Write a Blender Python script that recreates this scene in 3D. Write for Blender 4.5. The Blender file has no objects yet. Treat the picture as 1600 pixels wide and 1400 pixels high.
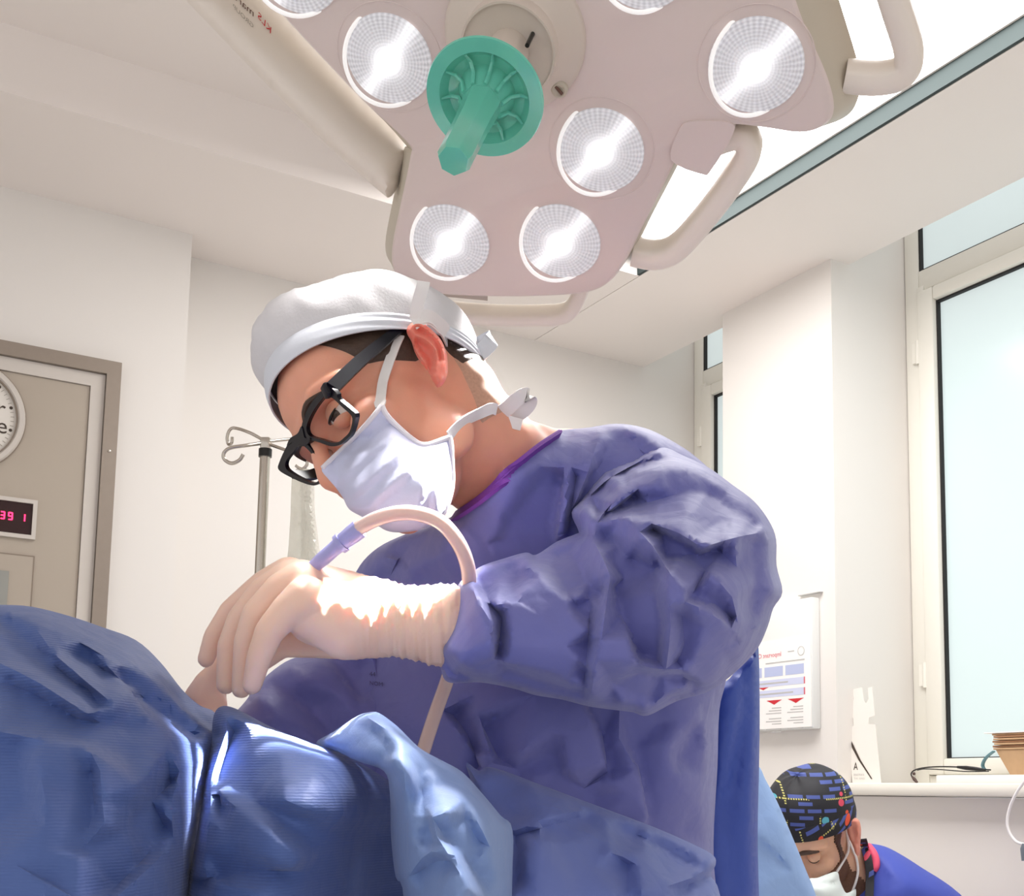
import bpy, bmesh, math, random
import numpy as np
from mathutils import Vector, Matrix
from mathutils.geometry import delaunay_2d_cdt
from mathutils.bvhtree import BVHTree

random.seed(7)
rng = np.random.default_rng(7)
scene = bpy.context.scene

# ---------------------------------------------------------------- camera
FOC, CX, CY, HC = 1850.0, 800.0, 1020.0, 1.0          # image taken as 1600 x 1400
TH, RO = math.radians(6.8), math.radians(1.1)
_R0 = np.array([1, 0, 0.0]); FW = np.array([0, math.cos(TH), math.sin(TH)]); _U0 = np.array([0, -math.sin(TH), math.cos(TH)])
RT = math.cos(RO) * _R0 + math.sin(RO) * _U0
UP = -math.sin(RO) * _R0 + math.cos(RO) * _U0
EYE = np.array([0, 0, HC])
cam_d = bpy.data.cameras.new('camera')
cam = bpy.data.objects.new('camera', cam_d)
scene.collection.objects.link(cam)
cam_d.sensor_fit = 'HORIZONTAL'; cam_d.sensor_width = 36.0
cam_d.lens = 36.0 * FOC / 1600.0
cam_d.shift_y = (CY - 700.0) / 1600.0
cam_d.clip_start = 0.05
cam.matrix_world = Matrix(((RT[0], UP[0], -FW[0], 0), (RT[1], UP[1], -FW[1], 0), (RT[2], UP[2], -FW[2], HC), (0, 0, 0, 1)))
scene.camera = cam

# ---------------------------------------------------------------- world, exposure
wd = bpy.data.worlds.new('world'); scene.world = wd; wd.use_nodes = True
wd.node_tree.nodes['Background'].inputs[0].default_value = (1.0, 0.985, 0.975, 1)
wd.node_tree.nodes['Background'].inputs[1].default_value = 0.62
vs = scene.view_settings
vs.view_transform = 'Standard'; vs.look = 'None'; vs.gamma = 1.0; vs.exposure = 0.70; vs.use_curve_mapping = False

LAMP_WATT = 1.6          # each lens of the surgical light
PANEL_EMIT = 6.0         # ceiling light panel
WINDOW_EMIT = 0.35       # frosted daylight glass

# ---------------------------------------------------------------- helpers
def P(x, y, d):
    return EYE + d * ((x - CX) / FOC * RT + (CY - y) / FOC * UP + FW)
def PA(xy, d):
    xy = np.asarray(xy, float); d = np.asarray(d, float)
    return EYE + d[:, None] * (((xy[:, 0] - CX) / FOC)[:, None] * RT + ((CY - xy[:, 1]) / FOC)[:, None] * UP + FW)
def ray(x, y):
    return (x - CX) / FOC * RT + (CY - y) / FOC * UP + FW
def hit(x, y, n, c):
    r = ray(x, y); return EYE + r * ((c - EYE @ n) / (r @ n))
def unit(v):
    v = np.asarray(v, float); return v / np.linalg.norm(v)
PSI = math.radians(59.8)
UA = np.array([math.sin(PSI), math.cos(PSI), 0]); VA = np.array([-math.cos(PSI), math.sin(PSI), 0]); ZA = np.array([0, 0, 1.0])
def W(u, v, z):
    return u * UA + v * VA + z * ZA

def srgb(r, g, b):
    def c(x):
        x /= 255.0
        return x / 12.92 if x <= 0.04045 else ((x + 0.055) / 1.055) ** 2.4
    return (c(r), c(g), c(b), 1.0)

MATS = {}
def mat(name, col, rough=0.5, metal=0.0, spec=0.5, sss=0.0, sss_r=(0.01, 0.004, 0.002), trans=0.0, alpha=1.0, coat=0.0,
        sheen=0.0, emit=None, emit_s=0.0, noise=0.0, nscale=20.0, bump=0.0, bscale=200.0, bdist=0.001, wave=0.0, wscale=400.0, ior=1.45, crease=0.0, cscale=16.0):
    m = bpy.data.materials.new(name); m.use_nodes = True
    nt = m.node_tree; b = nt.nodes['Principled BSDF']
    b.inputs['Base Color'].default_value = col; b.inputs['Roughness'].default_value = rough; b.inputs['Metallic'].default_value = metal
    b.inputs['Specular IOR Level'].default_value = spec; b.inputs['Alpha'].default_value = alpha
    b.inputs['Transmission Weight'].default_value = trans; b.inputs['IOR'].default_value = ior; b.inputs['Coat Weight'].default_value = coat
    b.inputs['Sheen Weight'].default_value = sheen
    if sss:
        b.inputs['Subsurface Weight'].default_value = sss; b.inputs['Subsurface Radius'].default_value = sss_r; b.inputs['Subsurface Scale'].default_value = 1.0
    if emit:
        b.inputs['Emission Color'].default_value = emit; b.inputs['Emission Strength'].default_value = emit_s
    tc = nt.nodes.new('ShaderNodeTexCoord')
    if noise:
        n = nt.nodes.new('ShaderNodeTexNoise'); n.inputs['Scale'].default_value = nscale; n.inputs['Detail'].default_value = 4
        nt.links.new(tc.outputs['Object'], n.inputs['Vector'])
        mx = nt.nodes.new('ShaderNodeMix'); mx.data_type = 'RGBA'
        c2 = tuple(min(1, x * (1 + noise)) for x in col[:3]) + (1,); c1 = tuple(x * (1 - noise) for x in col[:3]) + (1,)
        mx.inputs[6].default_value = c1; mx.inputs[7].default_value = c2
        nt.links.new(n.outputs['Fac'], mx.inputs[0]); nt.links.new(mx.outputs[2], b.inputs['Base Color'])
    h = None
    if bump:
        n2 = nt.nodes.new('ShaderNodeTexNoise'); n2.inputs['Scale'].default_value = bscale; n2.inputs['Detail'].default_value = 3
        nt.links.new(tc.outputs['Object'], n2.inputs['Vector'])
        bp = nt.nodes.new('ShaderNodeBump'); bp.inputs['Strength'].default_value = bump; bp.inputs['Distance'].default_value = bdist
        nt.links.new(n2.outputs['Fac'], bp.inputs['Height']); h = bp
        nt.links.new(bp.outputs['Normal'], b.inputs['Normal'])
    if wave:
        wv = nt.nodes.new('ShaderNodeTexWave'); wv.bands_direction = 'Z'; wv.inputs['Scale'].default_value = wscale; wv.inputs['Distortion'].default_value = 1.5
        nt.links.new(tc.outputs['Object'], wv.inputs['Vector'])
        b2 = nt.nodes.new('ShaderNodeBump'); b2.inputs['Strength'].default_value = wave; b2.inputs['Distance'].default_value = 0.0006
        nt.links.new(wv.outputs['Fac'], b2.inputs['Height'])
        if h: nt.links.new(h.outputs['Normal'], b2.inputs['Normal'])
        nt.links.new(b2.outputs['Normal'], b.inputs['Normal'])
    if crease:
        # fine crumple lines of non-woven cloth
        for sc_, st_ in ((cscale, 1.0), (cscale * 2.3, 0.45)):
            nz = nt.nodes.new('ShaderNodeTexNoise'); nz.inputs['Scale'].default_value = sc_ * 0.6
            nt.links.new(tc.outputs['Object'], nz.inputs['Vector'])
            mxv = nt.nodes.new('ShaderNodeMix'); mxv.data_type = 'VECTOR'; mxv.inputs[0].default_value = 0.006
            nt.links.new(tc.outputs['Object'], mxv.inputs[4]); nt.links.new(nz.outputs['Color'], mxv.inputs[5])
            vo = nt.nodes.new('ShaderNodeTexVoronoi'); vo.feature = 'F1'; vo.distance = 'CHEBYCHEV'; vo.inputs['Scale'].default_value = sc_
            nt.links.new(mxv.outputs[1], vo.inputs['Vector'])
            b3 = nt.nodes.new('ShaderNodeBump'); b3.inputs['Strength'].default_value = crease * st_; b3.inputs['Distance'].default_value = 0.012
            nt.links.new(vo.outputs['Distance'], b3.inputs['Height'])
            prev = b.inputs['Normal'].links[0].from_socket if b.inputs['Normal'].links else None
            if prev: nt.links.new(prev, b3.inputs['Normal'])
            nt.links.new(b3.outputs['Normal'], b.inputs['Normal'])
    MATS[name] = m
    return m

ORG = {}
def link(o):
    scene.collection.objects.link(o); return o
def tag(o, label=None, cat=None, group=None, kind=None):
    if label: o['label'] = label
    if cat: o['category'] = cat
    if group: o['group'] = group
    if kind: o['kind'] = kind
    return o
def thing(name, loc, label, cat, group=None):
    o = link(bpy.data.objects.new(name, None)); o.location = Vector(loc); o.empty_display_size = 0.05
    ORG[o.name] = np.array(loc, float)
    return tag(o, label, cat, group)
def sharpen(me, ang=42):
    bm = bmesh.new(); bm.from_mesh(me)
    bmesh.ops.recalc_face_normals(bm, faces=bm.faces)
    a = math.radians(ang)
    for e in bm.edges:
        if len(e.link_faces) == 2 and e.calc_face_angle(0) > a: e.smooth = False
    for f in bm.faces: f.smooth = True
    bm.to_mesh(me); bm.free()
def obj(name, geo, m, parent=None, ang=42, origin=None, fidx=None, mats=None):
    """geo = (verts in world space, faces); linked as one mesh object"""
    v, f = geo
    v = np.asarray(v, float)
    if parent is not None: o0 = ORG[parent.name]
    elif origin is not None: o0 = np.asarray(origin, float)
    else:
        lo = v.min(0); hi = v.max(0); o0 = np.array([(lo[0] + hi[0]) / 2, (lo[1] + hi[1]) / 2, lo[2]])
    me = bpy.data.meshes.new(name)
    me.from_pydata([tuple(x) for x in (v - o0)], [], [tuple(int(i) for i in q) for q in f])
    me.validate()
    if ang: sharpen(me, ang)
    o = link(bpy.data.objects.new(name, me))
    for mm in (mats or [m]): me.materials.append(mm)
    if fidx is not None and len(fidx) == len(me.polygons): me.polygons.foreach_set('material_index', np.asarray(fidx, dtype=np.int32))
    if parent is not None: o.parent = parent
    else: o.location = Vector(o0)
    ORG[o.name] = o0
    return o
def local_obj(name, geo, m, parent, M):
    """geo in its own local space, M = world matrix"""
    v, f = geo
    me = bpy.data.meshes.new(name)
    me.from_pydata([tuple(x) for x in v], [], [tuple(int(i) for i in q) for q in f])
    sharpen(me)
    me.materials.append(m)
    o = link(bpy.data.objects.new(name, me))
    o.parent = parent
    o.matrix_local = Matrix.Translation(-Vector(ORG[parent.name])) @ M
    ORG[o.name] = np.array(M.translation)
    return o
def join(*gs):
    V = []; F = []; n = 0
    for v, f in gs:
        v = np.asarray(v, float); V.append(v); F += [tuple(i + n for i in q) for q in f]; n += len(v)
    return np.concatenate(V), F
def box(c, ax, ay, az, sx, sy, sz):
    """box centred on c with unit axes and full sizes"""
    c = np.asarray(c, float); V = []
    for i in (-1, 1):
        for j in (-1, 1):
            for k in (-1, 1):
                V.append(c + ax * i * sx / 2 + ay * j * sy / 2 + az * k * sz / 2)
    F = [(0, 1, 3, 2), (4, 6, 7, 5), (0, 4, 5, 1), (2, 3, 7, 6), (0, 2, 6, 4), (1, 5, 7, 3)]
    return np.array(V), F
def bbox(c, ax, ay, az, sx, sy, sz, b=0.003, seg=2):
    v, f = box((0, 0, 0), np.eye(3)[0], np.eye(3)[1], np.eye(3)[2], sx, sy, sz)
    bm = bmesh.new(); vv = [bm.verts.new(x) for x in v]
    for q in f: bm.faces.new([vv[i] for i in q])
    bmesh.ops.bevel(bm, geom=list(bm.edges), offset=b, segments=seg, profile=0.5, affect='EDGES')
    bm.verts.index_update()
    V = np.array([x.co[:] for x in bm.verts]); F = [tuple(x.index for x in q.verts) for q in bm.faces]; bm.free()
    return np.asarray(c) + V[:, :1] * ax + V[:, 1:2] * ay + V[:, 2:3] * az, F
def boxr(u0, u1, v0, v1, z0, z1, b=0):
    """axis box in room coordinates"""
    c = W((u0 + u1) / 2, (v0 + v1) / 2, (z0 + z1) / 2)
    if b: return bbox(c, UA, VA, ZA, abs(u1 - u0), abs(v1 - v0), abs(z1 - z0), b)
    return box(c, UA, VA, ZA, abs(u1 - u0), abs(v1 - v0), abs(z1 - z0))
def catmull(pts, n=8, closed=False):
    pts = [np.asarray(p, float) for p in pts]; out = []; N = len(pts)
    rngi = range(N) if closed else range(N - 1)
    for i in rngi:
        if closed: p0, p1, p2, p3 = pts[i - 1], pts[i], pts[(i + 1) % N], pts[(i + 2) % N]
        else: p0, p1, p2, p3 = pts[max(i - 1, 0)], pts[i], pts[i + 1], pts[min(i + 2, N - 1)]
        for k in range(n):
            t = k / n
            out.append(0.5 * ((2 * p1) + (-p0 + p2) * t + (2 * p0 - 5 * p1 + 4 * p2 - p3) * t * t + (-p0 + 3 * p1 - 3 * p2 + p3) * t ** 3))
    if not closed: out.append(pts[-1])
    return np.array(out)
def frames(path, up0=None):
    path = np.asarray(path); T = np.gradient(path, axis=0); T /= np.linalg.norm(T, axis=1)[:, None]
    a = np.array(up0 if up0 is not None else [0.123, 0.456, 0.88]); N = []; prev = a
    for t in T:
        n = prev - t * (prev @ t)
        n /= np.linalg.norm(n); N.append(n); prev = n
    N = np.array(N); B = np.cross(T, N)
    return T, N, B
def tube(path, r, seg=12, closed=False, up0=None, sy=1.0, power=2.0):
    """swept (super)elliptic tube; r scalar or per point"""
    path = np.asarray(path, float); n = len(path); r = np.asarray(r, float)
    r = np.interp(np.linspace(0, 1, n), np.linspace(0, 1, len(r)), r) if r.ndim and len(r) != n else np.broadcast_to(r, (n,))
    T, N, B = frames(path, up0)
    if closed:
        T = np.roll(path, -1, 0) - np.roll(path, 1, 0); T /= np.linalg.norm(T, axis=1)[:, None]
        N = N - T * np.sum(N * T, 1)[:, None]; N /= np.linalg.norm(N, axis=1)[:, None]; B = np.cross(T, N)
    V = []
    for i in range(n):
        for k in range(seg):
            a = 2 * math.pi * k / seg; c, s = math.cos(a), math.sin(a)
            c = math.copysign(abs(c) ** (2 / power), c); s = math.copysign(abs(s) ** (2 / power), s)
            V.append(path[i] + r[i] * (N[i] * c + B[i] * s * sy))
    F = []
    m = n if closed else n - 1
    for i in range(m):
        j = (i + 1) % n
        for k in range(seg):
            k2 = (k + 1) % seg
            F.append((i * seg + k, i * seg + k2, j * seg + k2, j * seg + k))
    if not closed:
        F.append(tuple(range(seg))[::-1]); F.append(tuple((n - 1) * seg + k for k in range(seg)))
    return np.array(V), F
def cyl(p0, p1, r, seg=20, r1=None):
    p0 = np.asarray(p0, float); p1 = np.asarray(p1, float)
    return tube(np.array([p0, p1]), np.array([r, r if r1 is None else r1]), seg)
def lathe(c, ax, prof, seg=48, loop=False):
    """prof = list of (radius, height along ax)"""
    ax = unit(ax); a = unit(np.cross(ax, [0.31, 0.9, 0.17])); b = np.cross(ax, a); V = []; n = len(prof)
    for r, h in prof:
        for k in range(seg):
            t = 2 * math.pi * k / seg; V.append(np.asarray(c) + ax * h + r * (a * math.cos(t) + b * math.sin(t)))
    F = []
    for i in range(n - 1):
        for k in range(seg):
            k2 = (k + 1) % seg; F.append((i * seg + k, i * seg + k2, (i + 1) * seg + k2, (i + 1) * seg + k))
    if loop:
        for k in range(seg):
            k2 = (k + 1) % seg; F.append(((n - 1) * seg + k, (n - 1) * seg + k2, k2, k))
    else: F.append(tuple(range(seg))[::-1]); F.append(tuple((n - 1) * seg + k for k in range(seg)))
    return np.array(V), F
def ribbon(path, wdir, w, th=0.0015):
    """flat strip along path, width direction wdir (one vector or per point), closed solid"""
    path = np.asarray(path, float); n = len(path)
    wd_ = np.broadcast_to(np.asarray(wdir, float), (n, 3)); w = np.broadcast_to(np.asarray(w, float), (n,))
    T = np.gradient(path, axis=0); T /= np.linalg.norm(T, axis=1)[:, None]
    wd2 = wd_ - T * np.sum(wd_ * T, 1)[:, None]; wd2 /= np.linalg.norm(wd2, axis=1)[:, None]
    N = np.cross(T, wd2); V = []
    for i in range(n):
        for sx, sz in ((-1, -1), (1, -1), (1, 1), (-1, 1)):
            V.append(path[i] + wd2[i] * sx * w[i] / 2 + N[i] * sz * th / 2)
    F = []
    for i in range(n - 1):
        for k in range(4):
            k2 = (k + 1) % 4; F.append((i * 4 + k, i * 4 + k2, i * 4 + 4 + k2, i * 4 + 4 + k))
    F.append((3, 2, 1, 0)); e = (n - 1) * 4; F.append((e, e + 1, e + 2, e + 3))
    return np.array(V), F
def loft2(A, B):
    """solid between two loops with the same count"""
    n = len(A); F = [tuple(range(n))[::-1], tuple(range(n, 2 * n))]
    for i in range(n):
        j = (i + 1) % n; F.append((i, j, n + j, n + i))
    return np.concatenate([A, B]), F
def ring_solid(out, inn, off):
    """flat ring between two loops (same count) thickened by vector off"""
    n = len(out); V = np.concatenate([out, inn, out + off, inn + off]); F = []
    for i in range(n):
        j = (i + 1) % n
        F += [(i, j, n + j, n + i), (2 * n + j, 2 * n + i, 3 * n + i, 3 * n + j), (j, i, 2 * n + i, 2 * n + j), (n + i, n + j, 3 * n + j, 3 * n + i)]
    return V, F
def resample(loop, n):
    loop = np.asarray(loop, float); L = np.concatenate([loop, loop[:1]]); s = np.concatenate([[0], np.cumsum(np.linalg.norm(np.diff(L, axis=0), axis=1))])
    t = np.linspace(0, s[-1], n, endpoint=False)
    return np.stack([np.interp(t, s, L[:, k]) for k in range(L.shape[1])], 1)

# ---- RBF, relief and "sculpted patch" -----------------------------------
def tps(pts, vals):
    pts = np.asarray(pts, float) / 100.0; vals = np.asarray(vals, float); n = len(pts)
    def phi(d): return np.where(d > 1e-9, d * d * np.log(np.maximum(d, 1e-9)), 0)
    K = phi(np.linalg.norm(pts[:, None] - pts[None], axis=2)) + np.eye(n) * 1e-3
    Q = np.concatenate([np.ones((n, 1)), pts], 1)
    A = np.zeros((n + 3, n + 3)); A[:n, :n] = K; A[:n, n:] = Q; A[n:, :n] = Q.T
    b = np.zeros((n + 3,) + vals.shape[1:]); b[:n] = vals
    s = np.linalg.lstsq(A, b, rcond=None)[0]
    def f(q):
        q = np.asarray(q, float) / 100.0
        return phi(np.linalg.norm(q[:, None] - pts[None], axis=2)) @ s[:n] + np.concatenate([np.ones((len(q), 1)), q], 1) @ s[n:]
    return f
def cdt(pts, edges, faces, typ):
    r = delaunay_2d_cdt([Vector((float(a), float(b))) for a, b in pts], edges, faces, typ, 1e-4)
    return np.array([v[:] for v in r[0]]), r[2], r[3], r[1]
def relief_build(lines, bound, bval=0.0):
    """piecewise-flat fold field: lines = [(offset_mm, [points])], zero on the outline"""
    pts = [tuple(p) for p in bound]; val = [bval] * len(pts); ed = [(i, (i + 1) % len(pts)) for i in range(len(pts))]
    for off, pl in lines:
        k0 = len(pts)
        for i, p in enumerate(pl):
            pts.append((p[0], p[1])); val.append(off if not isinstance(off, (list, tuple)) else off[i])
            if i: ed.append((k0 + i - 1, k0 + i))
    V, F, ov, E = cdt(pts, ed, [], 0)
    vv = np.full(len(V), np.nan); isb = np.zeros(len(V), bool)
    for i, o in enumerate(ov):
        if len(o): vv[i] = np.mean([val[k] for k in o]); isb[i] = min(o) < len(bound)
    if np.isnan(vv).any():
        nb = {}
        for a, b in E: nb.setdefault(a, []).append(b); nb.setdefault(b, []).append(a)
        for i in np.where(np.isnan(vv))[0]:
            c = [vv[j] for j in nb.get(int(i), []) if not np.isnan(vv[j])]
            vv[i] = np.mean(c) if c else 0
    fe = sorted({tuple(sorted((f[i], f[(i + 1) % len(f)]))) for f in F for i in range(len(f))})
    edges = [(V[i], V[j]) for i, j in fe if not isb[i] and not isb[j]]
    return V, F, vv, edges
def relief_eval(q, lines, bound, bval=0.0, built=None):
    V, F, vv, _ = built or relief_build(lines, bound, bval)
    out = np.zeros(len(q))
    for f in F:
        if len(f) != 3: continue
        a, b, c = V[f[0]], V[f[1]], V[f[2]]
        lo = np.minimum(np.minimum(a, b), c) - 1e-6; hi = np.maximum(np.maximum(a, b), c) + 1e-6
        k = np.where((q[:, 0] >= lo[0]) & (q[:, 0] <= hi[0]) & (q[:, 1] >= lo[1]) & (q[:, 1] <= hi[1]))[0]
        if not len(k): continue
        d = (b[0] - a[0]) * (c[1] - a[1]) - (c[0] - a[0]) * (b[1] - a[1])
        if abs(d) < 1e-9: continue
        x = q[k]
        l1 = ((x[:, 0] - a[0]) * (c[1] - a[1]) - (c[0] - a[0]) * (x[:, 1] - a[1])) / d
        l2 = ((b[0] - a[0]) * (x[:, 1] - a[1]) - (x[:, 0] - a[0]) * (b[1] - a[1])) / d
        l0 = 1 - l1 - l2
        ins = (l0 > -1e-6) & (l1 > -1e-6) & (l2 > -1e-6)
        out[k[ins]] = (l0 * vv[f[0]] + l1 * vv[f[1]] + l2 * vv[f[2]])[ins]
    return out
def seg_dist(q, A, B):
    out = np.full(len(q), 1e9)
    for a, b in zip(A, B):
        ab = b - a; L = ab @ ab
        t = np.clip(((q - a) @ ab) / max(L, 1e-9), 0, 1)
        out = np.minimum(out, np.linalg.norm(q - (a + t[:, None] * ab), axis=1))
    return out
def inside(q, poly):
    x, y = q[:, 0], q[:, 1]; r = np.zeros(len(q), bool); n = len(poly); j = n - 1
    for i in range(n):
        xi, yi = poly[i]; xj, yj = poly[j]
        c = ((yi > y) != (yj > y)) & (x < (xj - xi) * (y - yi) / (yj - yi + 1e-12) + xi)
        r ^= c; j = i
    return r
def lap(vals, E, it, lam=0.5):
    n = len(vals)
    deg = np.bincount(E[:, 0], minlength=n) + np.bincount(E[:, 1], minlength=n)
    for _ in range(it):
        s = np.zeros_like(vals)
        np.add.at(s, E[:, 0], vals[E[:, 1]]); np.add.at(s, E[:, 1], vals[E[:, 0]])
        vals = vals + lam * (s / np.maximum(deg, 1).reshape((-1,) + (1,) * (vals.ndim - 1)) - vals)
    return vals
def sculpt(poly, ctrl, sp=8, w=60, lines=(), gain=1.0, crumple=0.0, cstep=60, guard=None, gap=0.004, sm=2, smooth_poly=True, seed=1, fade=0.35):
    """A solid of cloth: outline + thickness, with folds. poly points (x, y[, 'o']) where 'o' marks an open (unrounded) edge start.
    ctrl = (x, y, middle depth, half thickness)."""
    rg = np.random.default_rng(seed)
    pxy = [(float(p[0]), float(p[1])) for p in poly]; opn = [len(p) > 2 for p in poly]
    nper = 4 if smooth_poly else 1
    loop = []; lo = []
    if smooth_poly:
        c = catmull(pxy, nper, True)
        for i in range(len(pxy)):
            loop += [c[i * nper + k] for k in range(nper)]; lo += [opn[i]] * nper
    else:
        loop = [np.array(p) for p in pxy]; lo = opn
    B = []; bo = []
    for i in range(len(loop)):
        a, b = loop[i], loop[(i + 1) % len(loop)]; k = max(1, int(round(np.linalg.norm(b - a) / sp)))
        for t in range(k): B.append(a + (b - a) * t / k); bo.append(lo[i])
    B = np.array(B); nb = len(B)
    A1 = B; A2 = np.roll(B, -1, 0); bo = np.array(bo)
    x0, y0 = B.min(0); x1, y1 = B.max(0); g = []
    r = 0; y = y0
    while y < y1:
        xs = np.arange(x0 + (sp / 2 if r % 2 else 0), x1, sp); g.append(np.stack([xs, np.full(len(xs), y)], 1)); y += sp * 0.866; r += 1
    g = np.concatenate(g); g = g + rg.uniform(-0.12, 0.12, g.shape) * sp
    g = g[inside(g, B)]; g = g[seg_dist(g, A1, A2) > 0.55 * sp]
    L = [(o_, [tuple(p) for p in catmull([np.array(p[:2], float) for p in pl], 2)] if len(pl) > 1 and not isinstance(o_, (list, tuple)) else pl) for o_, pl in lines]
    if crumple:
        lp = np.array([p for _, pl in L for p in pl]) if L else np.zeros((0, 2))
        base = relief_eval
        cand = []
        for yy in np.arange(y0, min(y1, 1560), cstep * 0.8):
            for xx in np.arange(x0, x1, cstep):
                q = np.array([xx, yy]) + rg.uniform(-0.45, 0.45, 2) * cstep
                if len(lp) and np.min(np.linalg.norm(lp - q, axis=1)) < cstep * 0.45: continue
                cand.append(q)
        if len(cand):
            cand = np.array(cand); cand = cand[inside(cand, B)]
            bv = relief_eval(cand, L, B[::3]) if L else np.zeros(len(cand))
            L += [(float(b + rg.normal() * crumple), [tuple(q)]) for q, b in zip(cand, bv)]
    built = relief_build(L, B[::3]) if L else None
    # fold edges become mesh edges so that creases stay crisp
    cp = []; ce = []; sA = []; sB = []; seen = {}
    def vid(p):
        k = (round(float(p[0]), 2), round(float(p[1]), 2))
        if k not in seen: cp.append(np.array(p)); seen[k] = nb + len(cp) - 1
        return seen[k]
    if built:
        cand_e = [(pa, pb, np.linspace(0, 1, max(1, int(round(np.linalg.norm(pb - pa) / sp))) + 1)) for pa, pb in built[3]]
        allp = np.concatenate([pa + (pb - pa) * t_[:, None] for pa, pb, t_ in cand_e]) if cand_e else np.zeros((0, 2))
        good = inside(allp, B) & (seg_dist(allp, A1, A2) > 0.75 * sp); k0 = 0
        for pa, pb, t_ in cand_e:
            m_ = len(t_); rs = allp[k0:k0 + m_]; okk = good[k0:k0 + m_].all(); k0 += m_
            if not okk: continue
            ids_ = [vid(p) for p in rs]; ce += list(zip(ids_[:-1], ids_[1:])); sA.append(pa); sB.append(pb)
    if cp:
        g = g[seg_dist(g, np.array(sA), np.array(sB)) > 0.5 * sp] if sA else g
        pts = np.concatenate([B, np.array(cp), g])
    else: pts = np.concatenate([B, g])
    V, F, ov, E = cdt(pts, [(i, (i + 1) % nb) for i in range(nb)] + ce, [list(range(nb))], 1)
    F = [f for f in F if len(f) == 3]
    E = np.array(sorted({tuple(sorted((f[i], f[(i + 1) % 3]))) for f in F for i in range(3)}))
    cnt = {}
    for f in F:
        for i in range(3):
            e = tuple(sorted((f[i], f[(i + 1) % 3]))); cnt[e] = cnt.get(e, 0) + 1
    dc = seg_dist(V, A1[~bo], A2[~bo]) if (~bo).any() else np.full(len(V), 1e6)
    ctrl = np.array(ctrl, float)
    fld = tps(ctrl[:, :2], ctrl[:, 2:4])(V)
    mid, th = fld[:, 0], np.maximum(fld[:, 1], 0.002)
    t = np.clip(dc / w, 0, 1); prof = np.sqrt(np.maximum(1 - (1 - t) ** 2, 0)); prof = np.minimum(prof, 1)
    h = th * prof
    off = np.zeros(len(V))
    if L:
        off = relief_eval(V, L, B[::3], built=built) * 0.001 * gain
        off = lap(off, E, sm)
        off *= np.clip(dc / (w * fade), 0, 1)
    front = mid - h - off
    if guard is not None:
        for i in range(len(V)):
            rr = ray(V[i, 0], V[i, 1]); hh = guard.ray_cast(Vector(EYE), Vector(unit(rr)), 5.0)
            if hh[0] is not None:
                d = (np.array(hh[0]) - EYE) @ FW
                front[i] = min(front[i], d - gap)
    back = np.maximum(mid + h, front + 0.003 * (0.15 + prof))
    n = len(V)
    VV = np.concatenate([PA(V, front), PA(V, back)])
    FF = [tuple(f) for f in F] + [tuple(i + n for i in f[::-1]) for f in F]
    for (a, b), c in cnt.items():
        if c == 1: FF.append((a, b, n + b, n + a))
    # weld coincident outline vertices
    bm = bmesh.new(); bv = [bm.verts.new(x) for x in VV]
    for f in FF:
        try: bm.faces.new([bv[i] for i in f])
        except ValueError: pass
    bmesh.ops.remove_doubles(bm, verts=bm.verts, dist=0.0004)
    bmesh.ops.recalc_face_normals(bm, faces=bm.faces); bm.verts.index_update()
    V2 = np.array([x.co[:] for x in bm.verts]); F2 = [tuple(x.index for x in q.verts) for q in bm.faces]; bm.free()
    return V2, F2
def zc(ox, oy, s):
    """coordinates noted in an enlarged view -> photo pixels"""
    return lambda pl: [(ox + s * p[0], oy + s * p[1]) + tuple(p[2:]) for p in pl]

# ---- volumes by voxel union ---------------------------------------------
_us = None
def usphere():
    global _us
    if _us is None:
        V = [(0, 0, 1)]; F = []; n, m = 16, 10
        for i in range(1, m):
            a = math.pi * i / m
            for k in range(n): V.append((math.sin(a) * math.cos(2 * math.pi * k / n), math.sin(a) * math.sin(2 * math.pi * k / n), math.cos(a)))
        V.append((0, 0, -1))
        for k in range(n): F.append((0, 1 + k, 1 + (k + 1) % n))
        for i in range(m - 2):
            for k in range(n): F.append((1 + i * n + k, 1 + (i + 1) * n + k, 1 + (i + 1) * n + (k + 1) % n, 1 + i * n + (k + 1) % n))
        e = len(V) - 1
        for k in range(n): F.append((e, 1 + (m - 2) * n + (k + 1) % n, 1 + (m - 2) * n + k))
        _us = np.array(V), F
    return _us
def ell(c, axes):
    v, f = usphere(); return np.asarray(c) + v @ np.asarray(axes), f
def chain(pts, rad, step=0.35):
    gs = []; v, f = usphere()
    for i in range(len(pts) - 1):
        a, b = np.asarray(pts[i], float), np.asarray(pts[i + 1], float); ra, rb = rad[i], rad[i + 1]
        n = max(1, int(np.linalg.norm(b - a) / (step * min(ra, rb))))
        for k in range(n + (1 if i == len(pts) - 2 else 0)):
            t = k / n; gs.append((a + (b - a) * t + v * (ra + (rb - ra) * t), f))
    return join(*gs)
def blob(gs, voxel, sm=6):
    v, f = join(*gs)
    me = bpy.data.meshes.new('tmp'); me.from_pydata([tuple(x) for x in v], [], f)
    o = link(bpy.data.objects.new('tmp', me)); md = o.modifiers.new('r', 'REMESH'); md.mode = 'VOXEL'; md.voxel_size = voxel; md.adaptivity = 0
    dg = bpy.context.evaluated_depsgraph_get(); ev = o.evaluated_get(dg); m2 = ev.to_mesh()
    n = len(m2.vertices); V = np.zeros(n * 3); m2.vertices.foreach_get('co', V); V = V.reshape(-1, 3)
    F = [tuple(p.vertices) for p in m2.polygons]; E = np.zeros(len(m2.edges) * 2, dtype=np.int32); m2.edges.foreach_get('vertices', E); E = E.reshape(-1, 2)
    ev.to_mesh_clear(); bpy.data.objects.remove(o); bpy.data.meshes.remove(me)
    return lap(V, E, sm), F, E
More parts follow.
